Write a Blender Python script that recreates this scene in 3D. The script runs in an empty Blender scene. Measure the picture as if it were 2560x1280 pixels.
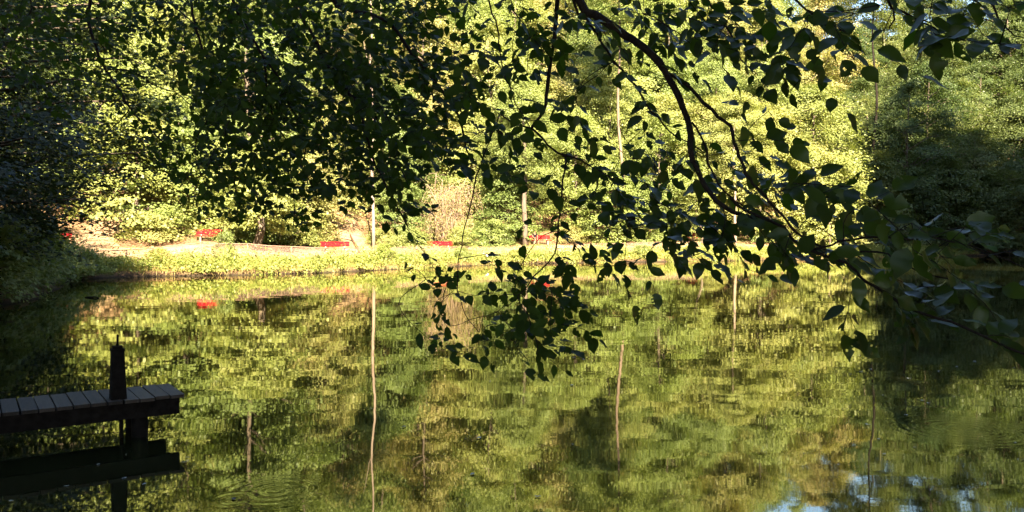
import bpy, math, random
import numpy as np
from mathutils import Vector, Matrix

R = math.radians
rng = np.random.default_rng(11)
random.seed(11)
scene = bpy.context.scene
COL = scene.collection

# ------------------------------------------------------------------ camera
CAM_Z = 2.05
FPX = 1990.0                       # focal length in pixels of the 2560 px wide photograph
PITCH = math.atan(40 / FPX)        # looking slightly down
cam_d = bpy.data.cameras.new('camera')
cam = bpy.data.objects.new('camera', cam_d)
COL.objects.link(cam)
cam_d.sensor_width = 36
cam_d.lens = 36 * FPX / 2560
cam_d.clip_start = 0.05
cam_d.clip_end = 3000
cam.location = (0, 0, CAM_Z)
cam.rotation_euler = (math.pi / 2 - PITCH, 0, 0)
scene.camera = cam

# ------------------------------------------------------------------ light
SUN_EL, SUN_AZ = R(34), R(12)      # the sun stands behind the camera, a little to the right
TO_SUN = Vector((math.sin(SUN_AZ) * math.cos(SUN_EL), -math.cos(SUN_AZ) * math.cos(SUN_EL), math.sin(SUN_EL)))
world = bpy.data.worlds.new('World')
scene.world = world
world.use_nodes = True
wn = world.node_tree.nodes
wl = world.node_tree.links
sky = wn.new('ShaderNodeTexSky')
sky.sky_type = 'NISHITA'
sky.sun_disc = False
sky.sun_elevation = SUN_EL
sky.sun_rotation = math.pi - SUN_AZ
sky.air_density = 1.0
sky.dust_density = 0.6
wl.new(sky.outputs[0], wn['Background'].inputs[0])
wn['Background'].inputs[1].default_value = 0.055
sun_d = bpy.data.lights.new('sun', 'SUN')
sun_d.energy = 5.0
sun_d.angle = R(0.5)
sun_d.color = (1.0, 0.86, 0.62)
sun = bpy.data.objects.new('sun', sun_d)
COL.objects.link(sun)
sun.rotation_euler = (-TO_SUN).to_track_quat('-Z', 'Y').to_euler()

scene.view_settings.view_transform = 'Standard'
scene.view_settings.look = 'None'
scene.view_settings.gamma = 1
scene.view_settings.exposure = 3.55
scene.view_settings.use_curve_mapping = False
scene.render.engine = 'CYCLES'
cy = scene.cycles
cy.max_bounces = 8
cy.diffuse_bounces = 4
cy.glossy_bounces = 3
cy.transmission_bounces = 5
cy.transparent_max_bounces = 4
cy.caustics_reflective = False
cy.caustics_refractive = False
cy.sample_clamp_indirect = 4
cy.use_denoising = True
scene.render.film_transparent = False

# ------------------------------------------------------------------ helpers
CP, SP = math.cos(PITCH), math.sin(PITCH)


def pix(px, py, D):
    """A point D metres in front of the camera along its view axis."""
    u = (px - 1280) / FPX * D
    v = -(py - 640) / FPX * D
    return np.array([u, D * CP + v * SP, CAM_Z - D * SP + v * CP])


def project(P):
    P = np.asarray(P, float)
    x, y, z = P[..., 0], P[..., 1], P[..., 2] - CAM_Z
    d = y * CP - z * SP
    v = y * SP + z * CP
    return 1280 + x / d * FPX, 640 - v / d * FPX, d


def mk_mesh(name, V, F):
    """V (n,3); F an (m,k) array or a list of tuples."""
    me = bpy.data.meshes.new(name)
    V = np.asarray(V, np.float32)
    if isinstance(F, np.ndarray):
        k = F.shape[1]
        m = F.shape[0]
        me.vertices.add(len(V))
        me.vertices.foreach_set('co', V.ravel())
        me.loops.add(m * k)
        me.loops.foreach_set('vertex_index', F.astype(np.int32).ravel())
        me.polygons.add(m)
        me.polygons.foreach_set('loop_start', np.arange(0, m * k, k, dtype=np.int32))
        me.update(calc_edges=True)
    else:
        me.from_pydata(V.tolist(), [], F)
    me.validate()
    return me


def smooth(me):
    me.polygons.foreach_set('use_smooth', np.ones(len(me.polygons), bool))
    me.update()
    return me


def obj(name, data, mat=None, parent=None, loc=None):
    o = bpy.data.objects.new(name, data)
    COL.objects.link(o)
    if mat is not None and data is not None and len(data.materials) == 0:
        data.materials.append(mat)
    if parent is not None:
        o.parent = parent
    if loc is not None:
        o.location = loc
    return o


def tag(o, label=None, cat=None, group=None, kind=None):
    if label:
        o['label'] = label
    if cat:
        o['category'] = cat
    if group:
        o['group'] = group
    if kind:
        o['kind'] = kind
    return o


def set_mat(o, m):
    if len(o.material_slots):
        o.material_slots[0].link = 'OBJECT'
        o.material_slots[0].material = m


class MB:
    """Collects tubes and boxes into one mesh."""
    def __init__(self):
        self.v, self.f = [], []

    def add(self, V, F):
        b = len(self.v)
        self.v.extend([tuple(p) for p in V])
        self.f.extend([tuple(i + b for i in f) for f in F])
        return self

    def tube(self, P, rad, n=6, cap=True):
        P = np.asarray(P, float)
        m = len(P)
        rad = np.broadcast_to(np.asarray(rad, float), (m,))
        T = np.gradient(P, axis=0)
        T /= np.linalg.norm(T, axis=1, keepdims=True) + 1e-9
        ref = np.array([0.0, 0, 1]) if abs(T[0][2]) < .9 else np.array([1.0, 0, 0])
        U = np.cross(T[0], ref)
        U /= np.linalg.norm(U)
        V = []
        a = np.arange(n) * 2 * math.pi / n
        for i in range(m):
            U = U - T[i] * U.dot(T[i])
            U /= np.linalg.norm(U) + 1e-9
            W = np.cross(T[i], U)
            V.append(P[i] + rad[i] * (np.cos(a)[:, None] * U + np.sin(a)[:, None] * W))
        V = np.concatenate(V)
        F = []
        for i in range(m - 1):
            for j in range(n):
                k = (j + 1) % n
                F.append((i * n + j, i * n + k, (i + 1) * n + k, (i + 1) * n + j))
        if cap:
            F.append(tuple(range(n - 1, -1, -1)))
            F.append(tuple((m - 1) * n + j for j in range(n)))
        return self.add(V, F)

    def box(self, c, s, M=None, bev=0.0, taper=1.0):
        """centre, full size; edges along z bevelled if bev."""
        x, y, z = s[0] / 2, s[1] / 2, s[2] / 2
        if bev:
            b = bev
            ring = [(-x + b, -y), (x - b, -y), (x, -y + b), (x, y - b), (x - b, y), (-x + b, y), (-x, y - b), (-x, -y + b)]
        else:
            ring = [(-x, -y), (x, -y), (x, y), (-x, y)]
        n = len(ring)
        V = [(p[0], p[1], -z) for p in ring] + [(p[0] * taper, p[1] * taper, z) for p in ring]
        F = [tuple(range(n - 1, -1, -1)), tuple(range(n, 2 * n))]
        F += [(i, (i + 1) % n, n + (i + 1) % n, n + i) for i in range(n)]
        V = np.array(V)
        if M is not None:
            V = V @ np.array(M).T
        return self.add(V + np.asarray(c, float), F)

    def build(self, name, mat, parent=None, sm=False, loc=None):
        me = mk_mesh(name, np.array(self.v), self.f)
        if sm:
            smooth(me)
        return obj(name, me, mat, parent, loc)


def catmull(P, step):
    P = np.asarray(P, float)
    P = np.vstack([2 * P[0] - P[1], P, 2 * P[-1] - P[-2]])
    out = []
    for i in range(1, len(P) - 2):
        L = np.linalg.norm(P[i + 1] - P[i])
        n = max(2, int(L / step))
        t = np.linspace(0, 1, n, endpoint=False)[:, None]
        a, b, c, d = P[i - 1], P[i], P[i + 1], P[i + 2]
        out.append(.5 * ((2 * b) + (c - a) * t + (2 * a - 5 * b + 4 * c - d) * t ** 2 + (3 * b - a - 3 * c + d) * t ** 3))
    out.append(P[-2][None])
    return np.vstack(out)


def norm(a):
    return a / (np.linalg.norm(a, axis=-1, keepdims=True) + 1e-9)


def cards(C, Dn, N, L, W, fold=0.18):
    """Leaf-shaped quads (base, right, tip, left), creased on the midrib."""
    C = np.asarray(C)
    n = len(C)
    Dn = norm(Dn)
    S = norm(np.cross(Dn, N))
    N = np.cross(S, Dn)
    L = np.broadcast_to(L, (n,))[:, None]
    W = np.broadcast_to(W, (n,))[:, None]
    V = np.empty((n, 4, 3))
    V[:, 0] = C - Dn * L * .5
    V[:, 2] = C + Dn * L * .5
    V[:, 1] = C + S * W * .5 - Dn * L * .06 + N * W * fold
    V[:, 3] = C - S * W * .5 - Dn * L * .06 + N * W * fold
    F = np.arange(n * 4).reshape(n, 4)
    return V.reshape(-1, 3), F


# ------------------------------------------------------------------ materials
class NT:
    def __init__(self, name):
        self.m = bpy.data.materials.new(name)
        self.m.use_nodes = True
        self.t = self.m.node_tree
        self.n = self.t.nodes
        self.out = self.n['Material Output']
        self.p = self.n['Principled BSDF']

    def node(self, typ, **kw):
        x = self.n.new(typ)
        for k, v in kw.items():
            if k.startswith('i_'):
                key = k[2:]
                key = int(key) if key.isdigit() else key.replace('_', ' ')
                x.inputs[key].default_value = v
            else:
                setattr(x, k, v)
        return x

    def link(self, a, b):
        self.t.links.new(a, b)

    def ramp(self, fac, stops):
        r = self.node('ShaderNodeValToRGB')
        e = r.color_ramp.elements
        while len(e) < len(stops):
            e.new(.5)
        for k, (p, c) in enumerate(stops):
            e[k].position = p
            e[k].color = (*c, 1)
        self.link(fac, r.inputs[0])
        return r.outputs[0]

    def mix(self, fac, a, b, blend='MIX'):
        x = self.node('ShaderNodeMix', data_type='RGBA', blend_type=blend)
        for s, v in ((x.inputs[0], fac), (x.inputs[6], a), (x.inputs[7], b)):
            if isinstance(v, bpy.types.NodeSocket):
                self.link(v, s)
            elif isinstance(v, (int, float)):
                s.default_value = v
            else:
                s.default_value = (*v, 1)
        return x.outputs[2]

    def math(self, op, a, b=0.0):
        x = self.node('ShaderNodeMath', operation=op)
        for s, v in ((x.inputs[0], a), (x.inputs[1], b)):
            if isinstance(v, bpy.types.NodeSocket):
                self.link(v, s)
            else:
                s.default_value = v
        return x.outputs[0]

    def noise(self, scale, detail=3, rough=.5, coord='Object', vec=None):
        x = self.node('ShaderNodeTexNoise', i_Scale=scale, i_Detail=detail, i_Roughness=rough)
        if vec is None:
            if not hasattr(self, 'tc'):
                self.tc = self.node('ShaderNodeTexCoord')
            vec = self.tc.outputs[coord]
        self.link(vec, x.inputs['Vector'])
        return x.outputs['Fac']

    def bump(self, h, dist=.02, strength=1.0):
        b = self.node('ShaderNodeBump', i_Strength=strength, i_Distance=dist)
        self.link(h, b.inputs['Height'])
        self.link(b.outputs[0], self.p.inputs['Normal'])
        return b


def leaf_mat(name, cols, nscale=.45, trans=.42, rough=.5, spec=.3, tint=(1.15, 1.2, .6)):
    """Foliage: colour varies from tree to tree, within a crown and from leaf to leaf."""
    g = NT(name)
    geo = g.node('ShaderNodeNewGeometry')
    oi = g.node('ShaderNodeObjectInfo')
    nz = g.noise(nscale, 3, .6)
    f = g.math('ADD', g.math('MULTIPLY', geo.outputs['Random Per Island'], .20), g.math('MULTIPLY', nz, .85))
    f = g.math('ADD', f, g.math('MULTIPLY', oi.outputs['Random'], .45))
    f = g.math('SUBTRACT', f, .24)
    n = len(cols)
    c = g.ramp(f, [(i / (n - 1), cols[i]) for i in range(n)])
    g.link(c, g.p.inputs['Base Color'])
    g.p.inputs['Roughness'].default_value = rough
    g.p.inputs['Specular IOR Level'].default_value = spec
    tr = g.node('ShaderNodeBsdfTranslucent')
    g.link(g.mix(1.0, c, tint, 'MULTIPLY'), tr.inputs[0])
    ms = g.node('ShaderNodeMixShader')
    ms.inputs[0].default_value = trans
    g.link(g.p.outputs[0], ms.inputs[1])
    g.link(tr.outputs[0], ms.inputs[2])
    g.link(ms.outputs[0], g.out.inputs[0])
    return g.m


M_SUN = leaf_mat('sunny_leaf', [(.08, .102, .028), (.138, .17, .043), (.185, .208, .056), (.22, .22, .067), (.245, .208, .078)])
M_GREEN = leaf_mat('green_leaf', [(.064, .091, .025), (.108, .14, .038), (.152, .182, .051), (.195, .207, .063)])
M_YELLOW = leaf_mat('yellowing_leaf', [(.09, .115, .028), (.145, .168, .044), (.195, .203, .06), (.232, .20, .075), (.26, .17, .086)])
M_SHADE = leaf_mat('dark_green_leaf', [(.03, .05, .017), (.052, .075, .023), (.085, .104, .03), (.14, .138, .04)], rough=.45, spec=.22)  # dark leaf green, with part of the wood's shade put into the colour
M_WEED = leaf_mat('weed_leaf', [(.06, .10, .018), (.12, .165, .03), (.18, .21, .045), (.23, .215, .06), (.25, .16, .075)], nscale=1.1)
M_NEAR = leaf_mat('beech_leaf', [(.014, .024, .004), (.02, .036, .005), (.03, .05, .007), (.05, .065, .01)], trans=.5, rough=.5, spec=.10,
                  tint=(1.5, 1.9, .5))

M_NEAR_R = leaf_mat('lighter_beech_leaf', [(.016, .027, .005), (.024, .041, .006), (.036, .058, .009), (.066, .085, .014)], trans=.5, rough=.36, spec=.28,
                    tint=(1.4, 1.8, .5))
M_DARK = leaf_mat('shade_darkened_leaf', [(.012, .020, .007), (.02, .030, .010), (.034, .044, .014), (.07, .07, .02)], rough=.42, spec=.25)  # leaf colour darkened to deepen the shade of the left bank


def bark_mat(name, a, b, scale=6, rough=.9):
    g = NT(name)
    mp = g.node('ShaderNodeMapping')
    mp.inputs['Scale'].default_value = (1, 1, .25)
    tc = g.node('ShaderNodeTexCoord')
    g.link(tc.outputs['Object'], mp.inputs[0])
    f = g.noise(scale, 5, .65, vec=mp.outputs[0])
    g.link(g.ramp(f, [(.3, a), (.7, b)]), g.p.inputs['Base Color'])
    g.p.inputs['Roughness'].default_value = rough
    g.p.inputs['Specular IOR Level'].default_value = .12
    g.bump(f, .03)
    return g.m


M_BARK = bark_mat('grey_bark', (.045, .033, .025), (.12, .09, .068))
M_TWIG = bark_mat('dark_bark', (.006, .0045, .003), (.018, .013, .009), 20)
M_PALE = bark_mat('pale_bark', (.10, .07, .055), (.22, .165, .13), 4)
M_DEAD = bark_mat('dead_twig', (.10, .066, .05), (.24, .165, .125), 3)
M_LOG = bark_mat('log_bark', (.10, .085, .08), (.30, .26, .25), 5)


def ground_material():
    g = NT('forest_floor')
    big = g.noise(.35, 4, .6)
    fine = g.noise(9, 5, .7)
    c1 = g.ramp(fine, [(.25, (.035, .022, .013)), (.5, (.13, .075, .04)), (.75, (.30, .18, .10))])
    c2 = g.ramp(fine, [(.3, (.06, .07, .02)), (.7, (.18, .15, .06))])
    dry = g.mix(g.ramp(big, [(.5, (0, 0, 0)), (.62, (1, 1, 1))]), c1, c2)
    sx = g.node('ShaderNodeSeparateXYZ')
    g.link(g.tc.outputs['Object'], sx.inputs[0])
    zz = g.math('ADD', sx.outputs[2], g.math('MULTIPLY', big, .25))
    g.link(g.mix(g.ramp(zz, [(.16, (0, 0, 0)), (.36, (1, 1, 1))]), (.028, .02, .013), dry), g.p.inputs['Base Color'])
    g.p.inputs['Roughness'].default_value = 1
    g.p.inputs['Specular IOR Level'].default_value = .1
    g.bump(fine, .08)
    return g.m


def sand_material():
    g = NT('trodden_sand')
    big = g.noise(.8, 4, .6)
    fine = g.noise(14, 5, .7)
    f = g.math('ADD', g.math('MULTIPLY', big, .6), g.math('MULTIPLY', fine, .4))
    g.link(g.ramp(f, [(.3, (.10, .055, .03)), (.45, (.20, .125, .07)), (.65, (.30, .205, .125))]), g.p.inputs['Base Color'])
    g.p.inputs['Roughness'].default_value = 1
    g.p.inputs['Specular IOR Level'].default_value = .1
    g.bump(fine, .05)
    return g.m


def ripple_nodes(g):
    """Bump height of the pond: faint chop, patches of finer cat's paws and rings around rising fish."""
    tc = g.node('ShaderNodeTexCoord')
    v = tc.outputs['Object']
    mp = g.node('ShaderNodeMapping')
    mp.inputs['Scale'].default_value = (.75, 1.25, 1)
    g.link(v, mp.inputs[0])
    a = g.noise(1.3, 1, .4, vec=mp.outputs[0])
    b = g.noise(9.0, 2, .5, vec=mp.outputs[0])
    patch = g.noise(.16, 2, .5, vec=v)
    pm = g.math('MULTIPLY', g.math('MAXIMUM', g.math('SUBTRACT', patch, .47), 0.0), 4.0)
    h = g.math('ADD', g.math('MULTIPLY', a, WATER_A), g.math('MULTIPLY', b, WATER_B))
    h = g.math('ADD', h, g.math('MULTIPLY', g.math('MULTIPLY', b, pm), WATER_P))
    for (x, y, rad, amp) in RINGS:
        d = g.node('ShaderNodeVectorMath', operation='DISTANCE')
        g.link(v, d.inputs[0])
        d.inputs[1].default_value = (x, y, 0)
        r = d.outputs['Value']
        wave = g.math('SINE', g.math('MULTIPLY', r, 2 * math.pi / .11))
        fall = g.math('MAXIMUM', g.math('SUBTRACT', 1.0, g.math('DIVIDE', r, rad)), 0.0)
        h = g.math('ADD', h, g.math('MULTIPLY', g.math('MULTIPLY', wave, fall), amp))
    return h


WATER_A, WATER_B, WATER_P = .0017, .00003, .0003
RINGS = []
for (px, py, rad, amp) in ((687, 1231, .55, .0004), (580, 1253, .25, .0004), (2420, 1075, .9, .0004)):
    D = CAM_Z * FPX / (py - 600)
    RINGS.append(((px - 1280) / FPX * D, D, rad, amp))


def water_material():
    g = NT('pond_water')
    h = ripple_nodes(g)
    b = g.node('ShaderNodeBump', i_Strength=1.0, i_Distance=1.0)
    g.link(h, b.inputs['Height'])
    df = g.node('ShaderNodeBsdfDiffuse', i_Color=(.010, .011, .004, 1))
    gl = g.node('ShaderNodeBsdfGlossy', i_Color=(.93, .93, .80, 1), i_Roughness=.02)
    g.link(b.outputs[0], gl.inputs['Normal'])
    fr = g.node('ShaderNodeFresnel', i_IOR=2.6)
    g.link(b.outputs[0], fr.inputs['Normal'])
    ms = g.node('ShaderNodeMixShader')
    g.link(fr.outputs[0], ms.inputs[0])
    g.link(df.outputs[0], ms.inputs[1])
    g.link(gl.outputs[0], ms.inputs[2])
    g.link(ms.outputs[0], g.out.inputs[0])
    return g.m


def simple(name, col, rough=.7, var=.25, scale=5, spec=.4, bump=.004):
    g = NT(name)
    f = g.noise(scale, 4, .6)
    lo = tuple(c * (1 - var) for c in col)
    hi = tuple(min(1, c * (1 + var)) for c in col)
    g.link(g.ramp(f, [(.3, lo), (.7, hi)]), g.p.inputs['Base Color'])
    g.p.inputs['Roughness'].default_value = rough
    g.p.inputs['Specular IOR Level'].default_value = spec
    if bump:
        g.bump(f, bump)
    return g.m


M_RED = simple('red_paint', (.17, .003, .006), .7, .3, 6, spec=.05)
M_CONC = simple('concrete', (.24, .20, .16), .9, .25, 8, spec=.1)
M_RAIL = simple('weathered_rail', (.16, .10, .072), .8, .25, 4, spec=.1)
M_WIRE = simple('rusty_wire', (.26, .17, .13), .7, .2, 4, bump=0)
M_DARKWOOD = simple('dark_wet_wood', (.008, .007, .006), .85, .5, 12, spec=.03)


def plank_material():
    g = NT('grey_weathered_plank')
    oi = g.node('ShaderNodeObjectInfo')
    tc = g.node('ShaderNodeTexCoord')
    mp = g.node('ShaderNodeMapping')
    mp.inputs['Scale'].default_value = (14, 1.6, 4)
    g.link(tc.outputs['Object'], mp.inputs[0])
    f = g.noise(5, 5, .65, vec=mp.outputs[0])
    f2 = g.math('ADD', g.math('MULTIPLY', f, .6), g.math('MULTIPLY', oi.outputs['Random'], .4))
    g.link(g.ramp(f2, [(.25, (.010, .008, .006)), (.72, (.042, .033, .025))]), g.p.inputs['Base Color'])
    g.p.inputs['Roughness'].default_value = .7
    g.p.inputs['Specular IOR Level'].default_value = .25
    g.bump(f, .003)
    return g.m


M_PLANK = plank_material()

# ------------------------------------------------------------------ the lie of the land
POND = np.array([(-6, 4.2), (0, 3.2), (6, 3.5), (14, 5), (26, 14), (36, 28), (43, 45), (51, 60), (61, 80), (70, 97), (66, 106), (52, 97), (44, 89),
                 (33, 82), (22, 78), (12, 74), (.7, 68), (-5.4, 60), (-11.8, 49.5), (-16.4, 46), (-20, 44.6), (-22.5, 43), (-21.5, 38.5),
                 (-20, 35.5), (-17.2, 29), (-15.6, 24.5), (-14, 16), (-11, 8), (-8, 5)], float)


def pond_dist(X, Y):
    """Distance from the shore, positive on land."""
    X = np.asarray(X, float)
    Y = np.asarray(Y, float)
    best = np.full(X.shape, 1e9)
    inside = np.zeros(X.shape, bool)
    n = len(POND)
    for i in range(n):
        ax, ay = POND[i]
        bx, by = POND[(i + 1) % n]
        dx, dy = bx - ax, by - ay
        t = np.clip(((X - ax) * dx + (Y - ay) * dy) / (dx * dx + dy * dy), 0, 1)
        best = np.minimum(best, np.hypot(X - ax - t * dx, Y - ay - t * dy))
        cr = (ay > Y) != (by > Y)
        xs = ax + (Y - ay) / (by - ay if by != ay else 1e-9) * dx
        inside ^= cr & (X < xs)
    return np.where(inside, -best, best)


def hash_noise(X, Y, s):
    return (np.sin(X * s * 1.3 + 1.7) * np.cos(Y * s * .9 + .4) + .5 * np.sin(X * s * 2.7 - Y * s * 2.1 + 2) + .3 * np.cos(X * s * 5.1 + Y * s * 4.3)) / 1.8


def sstep(a, b, x):
    t = np.clip((x - a) / (b - a), 0, 1)
    return t * t * (3 - 2 * t)


def height(X, Y, d=None):
    X = np.asarray(X, float)
    Y = np.asarray(Y, float)
    if d is None:
        d = pond_dist(X, Y)
    d = d + (.3 * hash_noise(X, Y, 1.1) + .55 * hash_noise(X, Y, .37)) * sstep(-3, 0, d) * (1 - sstep(2, 5, d))
    far = np.interp(d, [-6, -1, 0, .15, .5, 4, 8, 11, 13, 18, 30, 50, 90, 200], [-1.2, -.35, -.08, .17, .25, .5, 1.2, 1.65, 1.95, 3.3, 9, 21, 37, 44])
    near = np.interp(d, [-6, -1, 0, .5, 3, 10, 30, 100], [-1.2, -.35, -.06, .3, .5, 1.2, 4, 9])
    far = far + np.interp(X, [-26, -20, -12, 0, 12], [-.3, -.05, 0, .45, .55]) * sstep(1.5, 5, d)
    far = far + hash_noise(X, Y, .12) * sstep(14, 40, d) * 1.5
    far = far + 12 * sstep(30, 75, d) * sstep(5, 45, X)
    far = far + 25 * np.exp(-((X - 71) ** 2 + (Y - 50) ** 2) / (2 * 17 ** 2)) * sstep(2, 13, d)  # unseen hill added to lift the trees that shade the right-hand wood
    w = sstep(20, 42, Y + np.maximum(0, X - 15))
    return near * (1 - w) + far * w + .04 * hash_noise(X, Y, 2.3) * sstep(0, 2, d)


def hz(x, y):
    return float(height(np.array([x]), np.array([y]))[0])


def axis(a, b, step, lim):
    core = np.arange(a, b + step, step)
    lo, hi, s = [a], [core[-1]], step
    while lo[-1] > -lim:
        s *= 1.35
        lo.append(lo[-1] - s)
    s = step
    while hi[-1] < lim:
        s *= 1.35
        hi.append(hi[-1] + s)
    return np.concatenate([np.array(lo[1:])[::-1], core, np.array(hi[1:])])


gx = axis(-45, 80, .55, 420)
gy = axis(-14, 112, .55, 420)
GX, GY = np.meshgrid(gx, gy, indexing='xy')
GZ = height(GX.ravel(), GY.ravel())
V = np.stack([GX.ravel(), GY.ravel(), GZ], 1)
ny, nx = GX.shape
I = np.arange(ny * nx).reshape(ny, nx)
F = np.stack([I[:-1, :-1].ravel(), I[:-1, 1:].ravel(), I[1:, 1:].ravel(), I[1:, :-1].ravel()], 1)
ground = obj('ground', smooth(mk_mesh('ground', V, F)), ground_material())
tag(ground, kind='structure')

water = obj('water', mk_mesh('water', np.array([(-60, -5, 0), (100, -5, 0), (100, 125, 0), (-60, 125, 0)], float), np.array([[0, 1, 2, 3]])), water_material())
tag(water, kind='structure')


def strip(name, P, half, mat, lift=.03):
    P = catmull(P, .5)
    T = norm(np.gradient(P, axis=0))
    S = np.stack([-T[:, 1], T[:, 0]], 1)
    half = np.interp(np.linspace(0, 1, len(P)), np.linspace(0, 1, len(half)), half)
    k = 9
    V = []
    for j in range(k):
        u = (j / (k - 1) * 2 - 1)
        wob = 1 + .12 * np.sin(np.arange(len(P)) * .9 + (3 if u > 0 else 0)) * abs(u)
        Q = P + S * (half * wob * u)[:, None]
        z = height(Q[:, 0], Q[:, 1]) + lift * (1.0 if abs(u) < .95 else -1.0)
        V.append(np.column_stack([Q, z]))
    V = np.stack(V, 1).reshape(-1, 3)
    n = len(P)
    I = np.arange(n * k).reshape(n, k)
    F = np.stack([I[:-1, :-1].ravel(), I[:-1, 1:].ravel(), I[1:, 1:].ravel(), I[1:, :-1].ravel()], 1)
    o = obj(name, smooth(mk_mesh(name, V, F)), mat)
    tag(o, kind='structure')
    return o


M_SAND = sand_material()


def atD(px, D):
    return np.array([(px - 1280) / FPX * D, D])


path_pts = [(-30, 44), atD(100, 49.5), atD(260, 52), atD(420, 54), atD(620, 56.5), atD(830, 59), atD(960, 63), atD(1090, 67.5), atD(1240, 71.5),
            atD(1400, 76), atD(1600, 80.5), atD(1840, 84.5), atD(2050, 88)]
strip('path', path_pts, [2.0, 2.6, 2.6, 2.2, 2.0, 2.4, 2.0, 1.8, 1.6, 1.5], M_SAND)
trail_pts = [atD(925, 60.0), atD(912, 63), atD(898, 67), atD(880, 72), atD(862, 78), atD(850, 84)]
strip('sandy_trail', trail_pts, [2.2, 1.9, 1.4, 1.2, 1.0], M_SAND, .06)
TRAIL = catmull(trail_pts, .5)
strip('sandy_clearing', [atD(120, 51), atD(200, 54), atD(250, 58), atD(290, 62)], [1.6, 2.2, 1.5, .8], M_SAND, .06)

# ------------------------------------------------------------------ tree prototypes
def crown_mesh(name, seed, H0, H1, Rmax, n_clump, per, leaf, shape='round', flat=.35, spread=1.15, trunk_r=.2, lean=0):
    """A crown of leaf sprays around limbs, and the woody skeleton that carries it."""
    r = np.random.default_rng(seed)
    ph = r.uniform(0, 6.28, 4)
    Cc, Nn, LL = [], [], []
    limbs = MB()
    trunk_top = H1 * .93 if shape != 'bush' else H1 * .6
    k = 8
    tz = np.linspace(0, trunk_top, k)
    bend = np.cumsum(r.normal(0, .10, (k, 2)), 0) * (H1 / 14)
    bend[0] = 0
    TP = np.column_stack([bend, tz])
    TP[0, 2] = -.5
    limbs.tube(TP, np.linspace(trunk_r, trunk_r * .2, k), 7)
    Vall = []
    for i in range(n_clump):
        u = r.uniform() ** .85
        z = H0 + (H1 - H0) * u
        if shape == 'round':
            prof = (math.sin(math.pi * min(1, u * .86 + .14)) ** .6)
        elif shape == 'cone':
            prof = (1 - u) ** .75 * .95 + .08
        else:
            prof = math.sqrt(max(0, 1 - (u * .95) ** 2)) * .95 + .05
        a = r.uniform(0, 2 * math.pi)
        lump = 1 + .20 * math.sin(3 * a + ph[0] + 4 * u) + .14 * math.sin(5 * a + ph[1] - 7 * u)
        rr = Rmax * prof * lump * (r.uniform(.35, 1) ** .5)
        axis_xy = np.array([np.interp(z, TP[:, 2], TP[:, 0]), np.interp(z, TP[:, 2], TP[:, 1])])
        c = np.array([axis_xy[0] + rr * math.cos(a), axis_xy[1] + rr * math.sin(a), z - .12 * rr])
        out = np.array([math.cos(a), math.sin(a), -.25])
        out /= np.linalg.norm(out)
        s = spread * r.uniform(.65, 1.35)
        tilt = norm(np.array([out[0] * .35, out[1] * .35, 1.0]) + r.normal(0, .22, 3))
        side = norm(np.cross(tilt, out))
        n = int(per * r.uniform(.6, 1.4))
        q = r.normal(0, 1, (n, 3)) * np.array([s * .62, s * .5, s * flat * .5])
        pts = c + q[:, :1] * out + q[:, 1:2] * side + q[:, 2:] * tilt
        pts[:, 2] -= .07 * (q[:, 0] ** 2) / s
        nr = norm((tilt * .55 + np.array([out[0], out[1], .1]) * .7 if shape == 'round' else tilt * .8 + out * .45) + r.normal(0, .22, (n, 3)))
        dr = norm(out * .8 + side * np.sign(q[:, 1:2]) * .6 + r.normal(0, .45, (n, 3)))
        L = leaf * r.uniform(.65, 1.3, n)
        v, _ = cards(pts, dr, nr, L, L * .62)
        Vall.append(v)
        if i % 4 == 0 and rr > .25 * Rmax:
            zb = max(H0 * .6, z - rr * .55)
            b = np.array([np.interp(zb, TP[:, 2], TP[:, 0]), np.interp(zb, TP[:, 2], TP[:, 1]), zb])
            mid = b * .45 + c * .55 + np.array([0, 0, .12 * rr]) + r.normal(0, .12, 3)
            rad = trunk_r * .28
            limbs.tube([b, mid, c, c + out * s * .6], [rad, rad * .6, rad * .35, rad * .15], 4, cap=False)
    V = np.concatenate(Vall)
    V[:, 2] = np.maximum(V[:, 2], .03)
    F = np.arange(len(V)).reshape(-1, 4)
    cm = mk_mesh(name + '_crown', V, F)
    tm = smooth(mk_mesh(name + '_trunk', np.array(limbs.v), limbs.f))
    cm.materials.append(M_SUN)
    tm.materials.append(M_BARK)
    return cm, tm


PROTO = {
    'broad1': crown_mesh('broad', 1, 2.2, 14, 4.9, 100, 330, .21, 'round', .42, 1.45, .26),
    'broad2': crown_mesh('broad', 2, 1.4, 13, 5.2, 105, 330, .21, 'round', .38, 1.5, .28),
    'tall1': crown_mesh('tall', 3, 5, 21, 4.6, 110, 310, .22, 'round', .42, 1.45, .24),
    'tall2': crown_mesh('tall', 4, 3.5, 19, 4.8, 112, 310, .22, 'round', .40, 1.45, .26),
    'layer1': crown_mesh('layered', 5, .5, 7.5, 3.4, 150, 90, .21, 'cone', .16, 1.05, .12),
    'layer2': crown_mesh('layered', 6, .4, 6.5, 3.2, 150, 88, .21, 'bush', .18, .95, .10),
    'bush1': crown_mesh('bush', 7, .1, 2.3, 1.5, 60, 66, .15, 'bush', .4, .5, .05),
    'bush2': crown_mesh('bush', 8, .1, 1.7, 1.7, 60, 66, .14, 'bush', .4, .5, .04),
    'bank1': crown_mesh('bank', 9, 1.6, 15, 6.2, 460, 105, .165, 'round', .4, .95, .30),
}


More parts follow.
